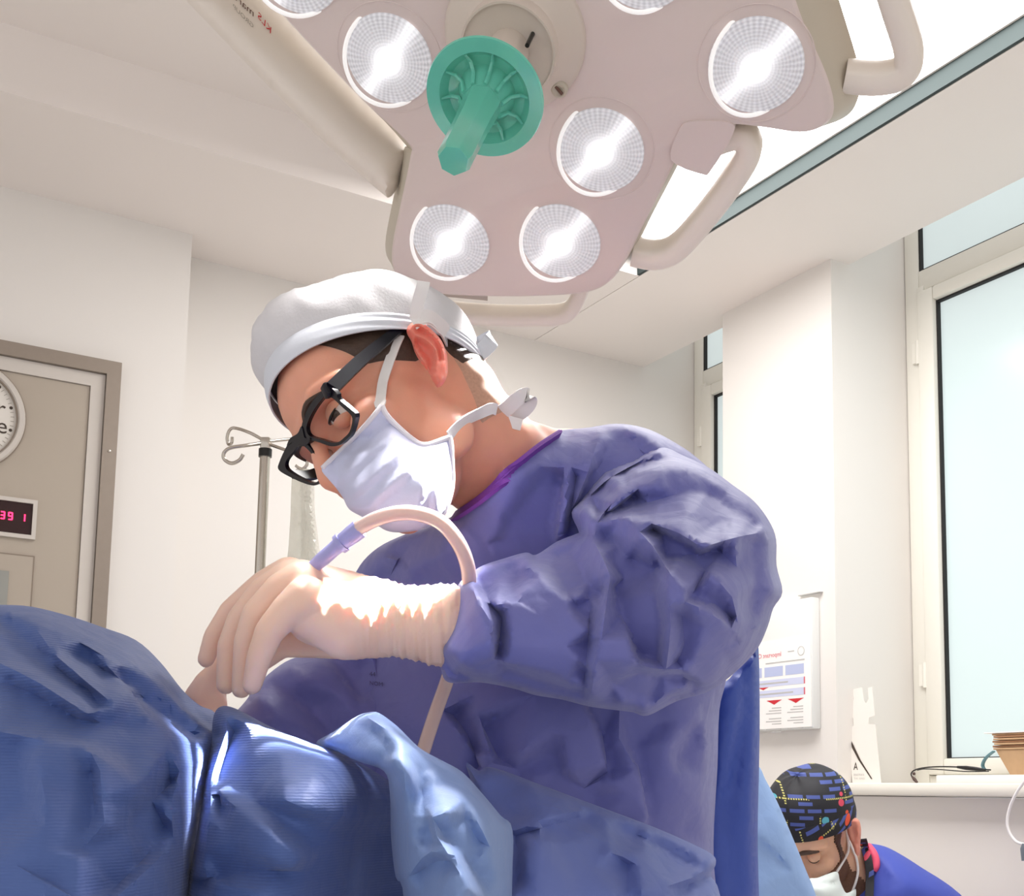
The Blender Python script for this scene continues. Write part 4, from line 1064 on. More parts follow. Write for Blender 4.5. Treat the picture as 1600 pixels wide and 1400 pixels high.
side = np.minimum.reduce([0.034 + 0.45 * (q[:, 2] - 0.02) - q[:, 0], q[:, 2] - (0.012 + 0.55 * np.maximum(q[:, 0], 0)), bandb + 0.022 - q[:, 2], q[:, 1] - 0.03])
obj('hair', grow(BV, BF, BN, side, 0.0030, 0.006), M_HAIR, surgeon, 60)
rear = np.minimum.reduce([-0.040 - q[:, 0], q[:, 2] + 0.012, bandb + 0.022 - q[:, 2]])
obj('back_hair', grow(BV, BF, BN, rear, 0.0030, 0.006), M_HAIR, surgeon, 60)
nape = np.minimum.reduce([-0.030 - q[:, 0] - 0.3 * (q[:, 2] + 0.03), q[:, 2] + 0.065, 0.0 - q[:, 2]])
obj('nape_hair', grow(BV, BF, BN, nape, 0.0012, 0.012), M_GREYHAIR, surgeon, 60)
brow_p = [S.w(0.104, 0.012, 0.046), S.w(0.1005, 0.030, 0.052), S.w(0.086, 0.050, 0.048)]
for s in (1, -1):
    bp = []
    for a_, l_, b_ in ((0.13, 0.014, 0.036), (0.13, 0.024, 0.040), (0.13, 0.036, 0.041), (0.12, 0.048, 0.037)):
        o_ = S.w(a_, s * l_, b_); hh = bvh.ray_cast(Vector(o_), Vector(-S.F), 0.2); bp.append(np.array(hh[0]) + S.F * 0.001 if hh[0] else o_ - S.F * .03)
    obj('eyebrow', tube(catmull(bp, 4), [0.002, 0.0034, 0.003, 0.0012], 8), M_HAIR, surgeon)
# cap: crown and head band
CC, CA = (-0.005, 0, 0.052), (0.108, 0.083, 0.104)
def cap_geo(h, lo, hi, grow, fold, C0=CC, A0=CA, nphi=150, nth=70):
    """cloth cap between two slanted rims b = lo(a), hi(a); fold(phi, t) in metres"""
    V = []; F = []
    for i in range(nth + 1):
        t = i / nth
        for k in range(nphi):
            ph = 2 * math.pi * k / nphi
            # start at the rim, climb to the crown
            th0 = lo(ph); th1 = hi(ph) if hi else 0.02
            th = th0 + (th1 - th0) * t
            d = np.array([math.sin(th) * math.cos(ph), math.sin(th) * math.sin(ph), math.cos(th)])
            e = grow + fold(ph, t, th)
            V.append(h.w(C0[0] + d[0] * (A0[0] + e), C0[1] + d[1] * (A0[1] + e), C0[2] + d[2] * (A0[2] + e)))
    for i in range(nth):
        for k in range(nphi):
            k2 = (k + 1) % nphi; F.append((i * nphi + k, i * nphi + k2, (i + 1) * nphi + k2, (i + 1) * nphi + k))
    return np.array(V), F
def solid_cap(g, h, nphi=150, inner=0.0015, C0=CC):
    """thicken the cap inward so that it has a real rim"""
    V, F = g; c = h.w(*C0); n = len(V); W2 = V + (c - V) / np.linalg.norm(c - V, axis=1)[:, None] * inner
    FF = list(F) + [tuple(i + n for i in f[::-1]) for f in F]
    last = n - nphi
    for k in range(nphi):
        k2 = (k + 1) % nphi; FF.append((k, n + k, n + k2, k2)); FF.append((last + k, last + k2, n + last + k2, n + last + k))
    return np.concatenate([V, W2]), FF
def rim_theta(slope, b0, C0=CC, A0=CA):
    def f(ph):
        # polar angle at which the shell meets the plane b = b0 + slope * a
        lo_, hi_ = 0.2, 2.9
        for _ in range(30):
            m = (lo_ + hi_) / 2; a = C0[0] + A0[0] * math.sin(m) * math.cos(ph); b = C0[2] + A0[2] * math.cos(m)
            if b > b0 + slope * a: lo_ = m
            else: hi_ = m
        return lo_
    return f
rim = rim_theta(0.58, 0.036); rim2 = rim_theta(0.66, 0.058)
cph = rng.uniform(0, 6.28, 12)
def fold_crown(ph, t, th):
    s = 0
    for k, (fr_, am) in enumerate(((9, .0016), (17, .0011), (5, .003), (29, .0008))):
        s += am * (1 - abs(math.sin(fr_ * ph / 2 + cph[k] + 1.4 * math.sin(3 * t + k)))) * (0.35 + 0.65 * min(1, t * 4)) * (1 if k != 2 else math.sin(math.pi * min(1, t * 1.2)))
    s += 0.013 * max(0, math.cos(ph)) * math.sin(math.pi * min(1, t * 1.25)) + 0.004 * t
    s += 0.004 * math.sin(math.pi * min(1, t * 1.6)) + 0.0022 * math.sin(7 * th + 4 * math.sin(ph * 2)) * t
    return s
obj('cap', solid_cap(cap_geo(S, rim2, None, 0.0, fold_crown), S), M_CAP, surgeon, 50)
def fold_band(ph, t, th):
    b = max(0, math.cos(ph - 2.2)) ** 2 + max(0, math.cos(ph + 2.2)) ** 2
    return 0.0022 + 0.0008 * math.sin(t * math.pi) + b * 0.0009 * math.sin(t * 15 + ph * 5)
obj('cap_band', solid_cap(cap_geo(S, rim, rim2, 0.0, fold_band, nth=16), S), M_BAND, surgeon, 60)
def strip(name, pts, w, wdir, m=M_TIE, th=0.0016, par=surgeon):
    pts = [P(*p) if isinstance(p, tuple) else p for p in pts]; return obj(name, ribbon(catmull(pts, 6), wdir, w, th), m, par)
ptie = unit(P(100, 0, 1) - P(0, 0, 1))
strip('cap_tie', [(648, 498, 1.07), (653, 475, 1.065), (660, 450, 1.06), (662, 440, 1.06)], [0.010] * 4 + [0.0115] * 15, RT + 0.15 * UP)
strip('cap_tie', [(645, 505, 1.070), (668, 495, 1.072), (692, 512, 1.09), (698, 522, 1.11)], 0.013, UP + 0.4 * RT)
strip('cap_tie', [(716, 570, 1.17), (728, 555, 1.165), (748, 540, 1.16), (766, 530, 1.16), (764, 538, 1.155), (745, 556, 1.15), (724, 578, 1.16)], 0.016, 0.7 * UP - 0.5 * RT, M_BAND)
strip('cap_tie', [(652, 502, 1.07), (672, 500, 1.075), (690, 520, 1.095), (702, 545, 1.13), (715, 570, 1.165)], 0.007, UP + 0.3 * FW)
# spectacles, traced on the plane of the lenses
ghn, gbr, gfe = S.at(514, 607, 0.070), S.w(0.1145, 0, 0.030), S.at(438, 737, -0.072)
gx = unit(gfe - ghn)
low = S.at(532, 690, 0.030) ; low2 = S.w(0.1085, 0.032, -0.010)
gn = unit(np.cross(gx, (low2 - (ghn + gfe) / 2))); gn = gn if gn @ S.F > 0 else -gn
gc = (ghn + gfe) / 2 * 0.5 + gbr * 0.5
def gp(x, y):
    p = hit(x, y, gn, gn @ gc)
    return p
def gcurve(p): return p
gz_ = zc(420, 590, 0.13575)
n_in = gz_([(600, 262), (655, 220), (740, 243), (850, 345), (940, 425), (962, 490), (930, 620), (868, 690), (800, 742), (720, 748), (580, 708), (470, 672), (432, 600), (452, 500), (520, 370)])
n_out = gz_([(575, 190), (690, 105), (785, 190), (800, 245), (965, 385), (1000, 450), (950, 640), (890, 715), (815, 775), (715, 790), (560, 740), (420, 700), (375, 610), (400, 470), (470, 320)])
f_in = gz_([(200, 955), (290, 845), (335, 790), (395, 785), (455, 835), (500, 890), (540, 960), (590, 1040), (605, 1110), (585, 1165), (530, 1212), (430, 1192), (275, 1112), (195, 1040)])
f_out = gz_([(120, 975), (205, 790), (270, 720), (390, 715), (470, 800), (530, 880), (575, 950), (620, 1040), (635, 1120), (608, 1190), (540, 1240), (430, 1225), (235, 1140), (112, 1060)])
glasses = obj('spectacles', ring_solid(resample(np.array([gp(*p) for p in catmull(n_out, 5, True)]), 90), resample(np.array([gp(*p) for p in catmull(n_in, 5, True)]), 90), -gn * 0.0042), M_FRAMEBLK, surgeon, 40)
obj('far_rim', ring_solid(resample(np.array([gp(*p) for p in catmull(f_out, 5, True)]), 90), resample(np.array([gp(*p) for p in catmull(f_in, 5, True)]), 90), -gn * 0.0042), M_FRAMEBLK, glasses, 40)
brg = gz_([(385, 560), (420, 690), (480, 690), (470, 745), (400, 790), (280, 740), (215, 790), (250, 700), (340, 640)])
brl = catmull(brg, 4, True)
obj('bridge', loft2(np.array([gp(*p) + gn * 0.0008 for p in brl]), np.array([gp(*p) - gn * 0.0046 for p in brl])), M_FRAMEBLK, glasses, 40)
mlens = mat('clear_lens', (1, 1, 1, 1), 0.02, spec=0.5, trans=1.0, ior=1.03)
for nm, pl in (('lens', n_in), ('lens', f_in)):
    c_ = catmull(pl, 4, True); obj(nm, loft2(np.array([gp(*p) - gn * 0.0015 for p in c_]), np.array([gp(*p) - gn * 0.0025 for p in c_])), mlens, glasses, 40)
tn = [gp(517, 606) - gn * 0.002, S.at(560, 567, 0.077), S.at(598, 535, 0.079), S.at(620, 518, 0.080), S.at(638, 513, 0.079), S.at(652, 522, 0.076)]
def bar(pts, w, th, wdir): return ribbon(catmull(pts, 7), wdir, np.interp(np.linspace(0, 1, 7 * (len(pts) - 1) + 1), np.linspace(0, 1, len(w)), w), th)
obj('temple', bar(tn, [0.0125, 0.0115, 0.009, 0.006, 0.005], 0.0032, S.U), M_FRAMEBLK, glasses)
obj('hinge_plate', bbox(gp(512, 610) + gn * 0.0006, gx, unit(np.cross(gn, gx)), gn, 0.010, 0.012, 0.006, 0.0015), M_FRAMEBLK, glasses)
tf = [gp(449, 740) - gn * 0.002, S.w(0.075, -0.078, 0.036), S.w(0.03, -0.079, 0.038), S.w(0.0, -0.078, 0.038)]
obj('temple', bar(tf, [0.0125, 0.0115, 0.008, 0.005], 0.0032, S.U), M_FRAMEBLK, glasses)
# face mask
mk = zc(370, 400, 0.33125)
mask_o = mk([(690, 705), (700, 740), (760, 800), (830, 862), (875, 885), (930, 870), (1005, 845), (1020, 875), (1022, 960), (1028, 1040), (1020, 1110), (1000, 1180), (960, 1240), (890, 1285), (800, 1302), (720, 1300), (660, 1270), (590, 1230), (530, 1195), (500, 1140), (465, 1090), (430, 1050), (400, 1005), (440, 955), (520, 880), (600, 795), (650, 735), (672, 705)])
mask_c = [(597, 645, 1.060, .006), (505, 735, 1.078, .008), (560, 805, 1.062, .028), (600, 830, 1.062, .025), (690, 815, 1.062, .03), (710, 690, 1.066, .008), (660, 695, 1.052, .012), (600, 720, 1.062, .034), (640, 760, 1.062, .046), (560, 740, 1.068, .03), (715, 745, 1.068, .012), (690, 750, 1.062, .035)]
mask_l = [(3, mk([(440, 1000), (560, 880), (690, 760)])), (-1.0, mk([(455, 1020), (575, 900), (700, 785)])), (4, mk([(480, 1060), (620, 930), (720, 850)])), (1, mk([(505, 1090), (640, 960), (745, 875)])),
          (5, mk([(560, 1110), (720, 975), (800, 910), (850, 900)])), (1, mk([(590, 1130), (740, 1005), (830, 925)])), (5.5, mk([(650, 1150), (760, 1050), (850, 960)])), (1, mk([(680, 1170), (790, 1075), (880, 980)])),
          (4.5, mk([(850, 1260), (860, 1150), (900, 1030), (925, 920)])), (-1, mk([(890, 1250), (905, 1130), (940, 1010), (955, 930)])), (4, mk([(935, 1220), (955, 1110), (982, 1000), (985, 920)])),
          (4, mk([(590, 1220), (650, 1200), (760, 1240)]))]
mask = obj('face_mask', sculpt(mask_o, mask_c, sp=4.5, w=40, lines=mask_l, gain=1.5, guard=bvh, gap=0.005, sm=2, fade=0.3), M_MASK, surgeon, 60)
bvm = BVHTree.FromPolygons([tuple(np.array(v.co[:]) + ORG[mask.name]) for v in mask.data.vertices], [tuple(p.vertices) for p in mask.data.polygons])
def on_surf(x, y, bv, d0, gap=0.0012):
    r = ray(x, y); hh = bv.ray_cast(Vector(EYE), Vector(unit(r)), 5)
    if hh[0] is None: return P(x, y, d0)
    return P(x, y, (np.array(hh[0]) - EYE) @ FW - gap)
def binding(pts, w, m=M_MASKEDGE, par=mask, nm='binding', d0=1.06):
    c_ = catmull(mk(pts), 5); p3 = [on_surf(x, y, bvm, d0) for x, y in c_]; p3 = lap_line(p3); obj(nm, tube(np.array(p3), w, 8), m, par)
def lap_line(p, it=6):
    p = np.array(p)
    for _ in range(it): p[1:-1] = (p[:-2] + 2 * p[1:-1] + p[2:]) / 4
    return p
binding([(404, 1000), (450, 955), (530, 880), (610, 795), (660, 735), (680, 708)], 0.0022)
binding([(686, 708), (702, 748), (765, 812), (835, 872), (880, 893), (930, 882), (1000, 855)], 0.0026)
binding([(1008, 860), (1014, 900), (1016, 970), (1020, 1040), (1014, 1110), (992, 1180), (965, 1230)], 0.0022)
tie1 = mk([(672, 715), (680, 660), (690, 590), (715, 510), (745, 430), (770, 375)])
strip('mask_tie', [on_surf(x, y, bvh, 1.07, 0.004) for x, y in tie1], [0.0075, 0.0075, 0.0095, 0.0105, 0.0105, 0.009, 0.009] + [0.009] * 24, RT + 0.2 * UP)
tie2 = mk([(1000, 850), (1030, 815), (1080, 775), (1140, 745), (1200, 720), (1225, 725)])
strip('mask_tie', [on_surf(x, y, bvh, 1.11, 0.004) for x, y in tie2], 0.0105, UP + 0.3 * RT)
strip('mask_tie', [P(*p) for p in [(772, 648, 1.125), (790, 640, 1.12), (808, 624, 1.115), (822, 617, 1.115), (828, 628, 1.12), (815, 644, 1.125), (795, 652, 1.13), (776, 655, 1.128)]], 0.014, UP * 0.6 - 0.6 * RT - 0.4 * FW)
strip('mask_tie', [P(*p) for p in [(785, 655, 1.125), (800, 660, 1.125), (815, 664, 1.125)]], 0.011, UP)

# ---------------------------------------------------------------- surgeon: gown, gloves
M_GOWNINK = mat('faded_print', srgb(74, 70, 118), 0.6)
g6 = zc(660, 640, 0.375); g7 = zc(560, 1000, 0.4375)
gown_o = [(708, 806, 'o'), (745, 782, 'o'), (790, 742, 'o'), (830, 705, 'o'), (868, 678, 'o'), (880, 672), (920, 668), (962, 662), (1005, 668), (1045, 686), (1090, 716), (1130, 760), (1150, 830), (1150, 950), (1135, 1060), (1124, 1110),
          (1121, 1200), (1115, 1320), (1122, 1420), (1150, 1700), (1180, 2200), (1180, 2780), (620, 2780), (560, 2200), (520, 1700), (490, 1400), (500, 1200), (520, 1080), (545, 980), (548, 920), (562, 884), (590, 856), (630, 836), (672, 822)]
gown_c = [(708, 806, 1.18, .085), (745, 782, 1.18, .085), (790, 742, 1.185, .09), (830, 705, 1.19, .09), (868, 678, 1.195, .08), (960, 700, 1.20, .09), (1050, 760, 1.20, .10), (1100, 900, 1.24, .12), (1100, 1200, 1.28, .12), (900, 900, 1.25, .13), (850, 1100, 1.27, .14),
          (700, 900, 1.28, .11), (600, 900, 1.31, .09), (560, 1100, 1.30, .10), (700, 1150, 1.28, .14), (900, 1400, 1.28, .14), (600, 1500, 1.30, .12), (1100, 1500, 1.29, .12), (900, 2000, 1.29, .14), (900, 2700, 1.29, .16)]
gown_l = [(7, g6([(570, 110), (590, 240), (585, 380), (560, 540)])), (-9, g6([(590, 280), (560, 400), (545, 470), (560, 560)])), (6, g6([(620, 240), (600, 400), (590, 520)])), (-6, g6([(640, 280), (620, 420), (610, 520)])),
          (5, g6([(540, 190), (420, 300), (330, 420), (270, 540)])), (-3, g6([(470, 320), (400, 430), (340, 540)])), (5, g6([(420, 240), (330, 290), (260, 400), (190, 470)])), (4, g6([(240, 560), (300, 540), (320, 500)])),
          (9, g6([(740, 70), (730, 130), (690, 260), (640, 380)])), (-6, g6([(800, 130), (760, 200), (720, 260), (660, 370)])), (7, g6([(870, 90), (960, 110), (985, 140)])), (-5, g6([(840, 100), (900, 160), (850, 220)])), (6, g6([(590, 130), (660, 160), (720, 140)])),
          # lower front
          (7, g7([(420, 190), (430, 270), (470, 400), (480, 440)])), (-5, g7([(440, 300), (500, 420)])), (6, g7([(800, 220), (840, 310), (880, 440)])), (-6, g7([(820, 230), (870, 330), (890, 470)])), (5, g7([(930, 350), (970, 420), (1010, 510), (1030, 640)])), (-6, g7([(970, 340), (1000, 450), (1040, 640)])),
          (7, g7([(580, 400), (650, 340), (720, 310), (740, 380), (750, 470)])), (-4, g7([(650, 420), (700, 400), (720, 470)])), (6, g7([(1250, 230), (1180, 290), (1110, 370), (1120, 480), (1200, 580), (1250, 660)])), (-5, g7([(1200, 330), (1150, 420)])), (5, g7([(1220, 220), (1230, 400), (1240, 560)])),
          (-7, g7([(340, 270), (390, 340), (430, 450)])), (6, g7([(200, 130), (300, 250), (380, 360), (450, 460)])), (6, g7([(890, 490), (930, 530), (990, 560)])), (-4, g7([(760, 500), (850, 560)])),
          # far side below the glove
          (6, [(560, 1030), (580, 1100), (600, 1150)]), (-5, [(540, 1040), (545, 1110), (560, 1150)]), (6, [(600, 870), (640, 890), (640, 960)]), (-5, [(640, 850), (610, 900), (620, 960)])]
gown = obj('gown', sculpt(gown_o, gown_c, sp=7.5, w=110, lines=gown_l, gain=2.0, crumple=2.6, cstep=54, sm=1, fade=0.2, seed=11), M_GOWN, surgeon, 60)
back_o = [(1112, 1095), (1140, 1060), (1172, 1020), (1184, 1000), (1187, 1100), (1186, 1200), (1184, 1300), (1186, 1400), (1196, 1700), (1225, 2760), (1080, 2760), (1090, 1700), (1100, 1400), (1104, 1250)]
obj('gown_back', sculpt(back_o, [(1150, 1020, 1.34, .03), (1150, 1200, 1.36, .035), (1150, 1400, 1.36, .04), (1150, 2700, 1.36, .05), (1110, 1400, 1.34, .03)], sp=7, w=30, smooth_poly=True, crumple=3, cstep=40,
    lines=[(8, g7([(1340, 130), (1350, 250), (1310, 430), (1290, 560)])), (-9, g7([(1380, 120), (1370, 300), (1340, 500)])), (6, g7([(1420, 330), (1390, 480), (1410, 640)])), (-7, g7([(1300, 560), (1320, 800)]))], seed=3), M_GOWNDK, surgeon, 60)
# far sleeve
fs_o = [(650, 850), (600, 852), (566, 880), (548, 920), (532, 990), (482, 1020), (446, 1034), (410, 1062), (384, 1095), (362, 1130), (380, 1200), (430, 1250), (560, 1260), (640, 1180), (670, 1020)]
farsl = obj('far_sleeve', sculpt(fs_o, [(640, 870, 1.33, .05), (560, 950, 1.31, .06), (480, 1060, 1.24, .06), (400, 1110, 1.17, .05), (420, 1220, 1.17, .05), (560, 1150, 1.25, .075), (620, 1050, 1.29, .07)], sp=6.5, w=50,
    lines=[(7, [(450, 1040), (470, 1060), (520, 1080), (560, 1120)]), (-6, [(430, 1070), (480, 1100), (520, 1150)]), (7, [(400, 1090), (460, 1130), (500, 1160)]), (6, [(500, 1030), (540, 1070), (560, 1100)]), (-6, [(530, 1040), (555, 1080)]), (6, [(575, 1000), (590, 1060), (610, 1130)]), (-5, [(600, 990), (620, 1080)])],
    gain=1.8, crumple=2.2, cstep=36, sm=1, fade=0.25, seed=5), M_GOWN, surgeon, 60)
# collar binding
bvg = BVHTree.FromPolygons([tuple(np.array(v.co[:]) + ORG[gown.name]) for v in gown.data.vertices], [tuple(p.vertices) for p in gown.data.polygons])
bvf = BVHTree.FromPolygons([tuple(np.array(v.co[:]) + ORG[farsl.name]) for v in farsl.data.vertices], [tuple(p.vertices) for p in farsl.data.polygons])
def nearest(x, y):
    c_ = [on_surf(x, y, b_, 1.3, 0.0025) for b_ in (bvg, bvf)]; return min(c_, key=lambda p: (p - EYE) @ FW)
for t_, x_, y_, h_ in (('44', 577, 1056, 10), ('NOM', 577, 1070, 9)):
    v_, f_ = text_geo(t_, (0, 0, 0), (1, 0, 0), (0, 1, 0))
    obj('size_mark', (np.array([nearest(x_ + a * h_, y_ - b * h_ + a) for a, b, _ in v_]), f_), M_GOWNINK, gown)
col_px = [(705, 804), (745, 778), (790, 738), (830, 702), (868, 677)]
cp3 = lap_line([on_surf(x + 4, y + 4, bvg, 1.10, 0.004) for x, y in catmull(col_px, 7)], 10)
obj('collar_binding', ribbon(cp3, UP * 0.8 + RT * 0.55, 0.0125, 0.004), M_COLLAR, surgeon)
obj('collar_stitching', tube(cp3 - FW * 0.0022 + (UP * 0.8 + RT * 0.55) * 0.0055, 0.0012, 6), M_COLLAR, surgeon)
# near sleeve: upper arm and forearm
sl_o = g6([(150, 730), (195, 688), (250, 650), (340, 620), (430, 595), (475, 604), (560, 550), (640, 518), (650, 505), (622, 430), (665, 375), (745, 270), (800, 235), (880, 205), (965, 160), (1010, 155), (1080, 188), (1190, 240), (1290, 312), (1380, 380), (1442, 460), (1474, 540), (1476, 650), (1500, 760), (1462, 828), (1440, 900), (1400, 990),
             (1340, 1060), (1260, 1130), (1180, 1180), (1060, 1215), (940, 1275), (880, 1262), (830, 1255), (700, 1238), (580, 1208), (470, 1190), (370, 1160), (240, 1137), (110, 1137), (78, 1085), (65, 1000), (90, 930), (125, 830)])
sl_c = [(720, 930, 1.015, .055), (690, 1030, 1.01, .055), (740, 980, 1.015, .066), (900, 980, 1.02, .085), (1000, 860, 1.06, .10), (1000, 1050, 1.02, .085), (1100, 950, 1.03, .115), (1150, 820, 1.09, .115), (1180, 950, 1.06, .10), (1050, 740, 1.13, .10), (960, 740, 1.14, .075), (900, 820, 1.09, .07), (1050, 1100, 1.04, .07), (850, 1080, 1.02, .07)]
sl_l = [(12, g6([(690, 500), (740, 600), (780, 690), (772, 760), (745, 960), (715, 1110), (700, 1230)])), (-10, g6([(620, 590), (660, 660), (690, 725), (745, 765)])), (-8, g6([(700, 790), (690, 960), (670, 1180)])),
        (-13, g6([(800, 740), (830, 860), (900, 1020)])), (14, g6([(860, 450), (905, 510), (960, 570), (1030, 680), (1090, 762)])), (-16, g6([(875, 620), (900, 705), (930, 690), (985, 650)])), (-9, g6([(770, 540), (850, 600), (800, 640)])),
        (13, g6([(920, 462), (1000, 490), (1070, 515), (1165, 575)])), (12, g6([(1165, 575), (1260, 545), (1340, 525), (1450, 505)])), (-14, g6([(1010, 610), (1100, 605), (1170, 600), (1240, 575)])), (-8, g6([(960, 500), (1050, 550), (1130, 580)])),
        (11, g6([(690, 480), (780, 462), (865, 448)])), (-7, g6([(740, 430), (800, 420), (880, 400)])), (10, g6([(1095, 800), (1190, 842), (1260, 895), (1308, 935), (1332, 1030)])), (-9, g6([(1120, 780), (1220, 810), (1290, 870)])),
        (9, g6([(860, 960), (890, 1050), (950, 1075), (1010, 1082), (1090, 1085), (1160, 1135), (1215, 1140)])), (-8, g6([(900, 1100), (1000, 1110), (1080, 1110), (1160, 1160)])), (9, g6([(1022, 760), (1035, 900), (1015, 1080)])), (-9, g6([(960, 770), (985, 900), (970, 1040)])), (-7, g6([(1080, 860), (1090, 980), (1060, 1050)])),
        (6, g6([(460, 605), (500, 690), (570, 780), (640, 880), (720, 950)])), (-5, g6([(540, 660), (600, 760), (680, 860)])), (6, g6([(400, 800), (480, 770), (560, 800), (640, 790)])), (11, g6([(195, 692), (230, 800), (290, 895), (297, 1030)])), (-10, g6([(230, 720), (300, 830), (330, 870), (312, 1015)])),
        (-9, g6([(360, 660), (400, 690), (380, 720)])), (8, g6([(425, 600), (450, 660), (520, 745)])), (7, g6([(250, 790), (360, 830), (420, 770)])), (8, g6([(85, 985), (130, 1020), (190, 1080), (240, 1135)])), (-10, g6([(85, 1060), (130, 1100), (200, 1120)])),
        (6, g6([(300, 1040), (400, 1060), (520, 1090), (600, 1120), (690, 1160)])), (-6, g6([(350, 1080), (480, 1130), (600, 1170)])), (6, g6([(370, 960), (360, 1060)])), (5, g6([(560, 900), (600, 990), (690, 1080)])),
        (12, g6([(720, 470), (790, 390), (850, 320), (900, 262), (1010, 250), (1150, 242), (1250, 300)])), (-9, g6([(890, 400), (1000, 370), (1120, 340), (1240, 370), (1290, 440), (1230, 480)])), (-8, g6([(760, 440), (850, 380), (880, 350)])), (10, g6([(780, 420), (900, 330), (960, 320)])),
        (8, g6([(665, 390), (760, 300), (860, 240), (970, 180)])), (-8, g6([(700, 360), (790, 280), (900, 225), (1000, 200)])), (-10, g6([(1250, 600), (1200, 640), (1180, 670)])), (7, g6([(1200, 690), (1290, 780), (1318, 930)])), (8, g6([(1450, 510), (1462, 640), (1460, 790), (1400, 900)])), (-6, g6([(1380, 560), (1390, 700), (1370, 820)])),
        (7, g6([(1290, 330), (1370, 400), (1430, 480)])), (-5, g6([(1320, 420), (1390, 480)])), (6, g6([(1310, 960), (1420, 880)])), (-12, g6([(1040, 1200), (1120, 1180), (1200, 1160)])), (10, g6([(830, 1240), (940, 1265), (1010, 1200), (1100, 1160)])), (-5, g6([(800, 1150), (880, 1180), (960, 1200)]))]
sleeve = obj('near_sleeve', sculpt(sl_o, sl_c, sp=5.2, w=80, lines=sl_l, gain=1.9, crumple=2.4, cstep=44, sm=1, fade=0.2, seed=21), M_GOWN, surgeon, 60)
# near glove: tapered palm, bent fingers, gathered cuff
h4 = zc(260, 760, 0.343)
HD = 1.005
fing = [([(452, 900, HD + .035), (412, 914, HD + .045), (360, 955, HD + .05), (334, 995, HD + .05), (322, 1030, HD + .05)], [.017, .0125, .0105, .0095, .0080]),
        ([(455, 905, HD + .015), (412, 924, HD + .02), (374, 968, HD + .02), (357, 1010, HD + .02), (353, 1070, HD + .02)], [.017, .0125, .011, .0102, .0088]),
        ([(470, 910, HD - .005), (438, 920, HD - .008), (400, 960, HD - .010), (384, 1005, HD - .008), (377, 1076, HD - .004)], [.018, .013, .0115, .0105, .0088]),
        ([(480, 935, HD - .028), (448, 955, HD - .032), (420, 988, HD - .033), (404, 1030, HD - .030), (394, 1070, HD - .026)], [.018, .0125, .011, .0102, .0086])]
gp_ = [chain([P(*p) for p in pts], r) for pts, r in fing]
gp_ += [chain([P(640, 972, HD), P(580, 968, HD), P(520, 962, HD)], [.030, .031, .030]), chain([P(600, 950, HD), P(540, 935, HD + .01), P(470, 912, HD + .015)], [.024, .024, .021]), chain([P(590, 985, HD), P(540, 990, HD - .012), (P(480, 955, HD - .02))], [.024, .022, .020]),
        chain([P(540, 945, HD + .02), P(480, 925, HD + .022)], [.025, .022]), chain([P(560, 995, HD + .02), P(500, 1000, HD + .035), P(440, 1005, HD + .045), P(395, 1040, HD + .05)], [.020, .0155, .012, .0105]),
        chain([P(560, 970, HD - .008), P(500, 955, HD - .005)], [.030, .029])]
gp_ += [chain([P(620, 970, HD), P(660, 974, HD), P(690, 977, HD + .003), P(722, 980, HD + .006)], [.0305, .0325, .0355, .037])]
GV, GF, GE = blob(gp_, 0.0021, 5)
GN = vnormals(GV, GF); gpx, _ = proj(GV)
cl = []
for i, x in enumerate(range(860, 1340, 30)):
    am = [1.6, 2.6, 2.0, 3.0][i % 4] * (0.45 if x < 1000 else 1.0); sk_ = [6, -10, 14, 2][i % 4]
    cl.append((am, h4([(x, 440), (x + sk_, 560), (x + sk_ * .4, 680), (x + 8, 790 + max(0, x - 1000) * .12)]))); cl.append((-am * 0.8, h4([(x + 15, 440), (x + 15 + sk_, 570), (x + 15, 690), (x + 20, 790 + max(0, x - 1000) * .12)])))
for L_ in ([(500, 560), (520, 640), (560, 690)], [(540, 520), (560, 620), (590, 680)], [(600, 520), (620, 600)], [(455, 600), (500, 640), (540, 690)]): cl.append((1.6, h4(L_)))
cb = h4([(380, 300), (1420, 400), (1420, 860), (380, 860)])
wr = relief_eval(gpx, cl, catmull([np.array(p) for p in cb], 12, True)) * 0.001
GV = GV + GN * lap(wr, GE, 2)[:, None]
glove = obj('near_glove', (GV, GF), M_GLOVE, surgeon, 70)
# far glove: fingertips reaching to the wound from behind the drape
fd = 1.10
fg = [chain([P(385, 1165, 1.13), P(350, 1150, 1.11), P(316, 1122, fd)], [.024, .024, .020]), chain([P(330, 1100, fd), P(325, 1075, fd - .005), P(342, 1045, fd - .01), P(350, 1030, fd)], [.015, .012, .0095, .0085]),
      chain([P(315, 1105, fd), P(306, 1090, fd - .01), P(320, 1064, fd - .01), P(338, 1045, fd)], [.014, .0115, .0095, .008]), chain([P(322, 1115, fd), P(300, 1108, fd - .01), P(280, 1115, fd)], [.013, .011, .009]),
      chain([P(335, 1125, fd + .02), P(335, 1080, fd + .02), P(352, 1050, fd + .02)], [.014, .011, .009]), chain([P(335, 1145, fd - .02), P(315, 1135, fd - .03), P(295, 1130, fd - .02)], [.015, .011, .0095])]
FV, FF_, FE = blob(fg, 0.0024, 5)
obj('far_glove', (FV, FF_), M_GLOVE, surgeon, 70)

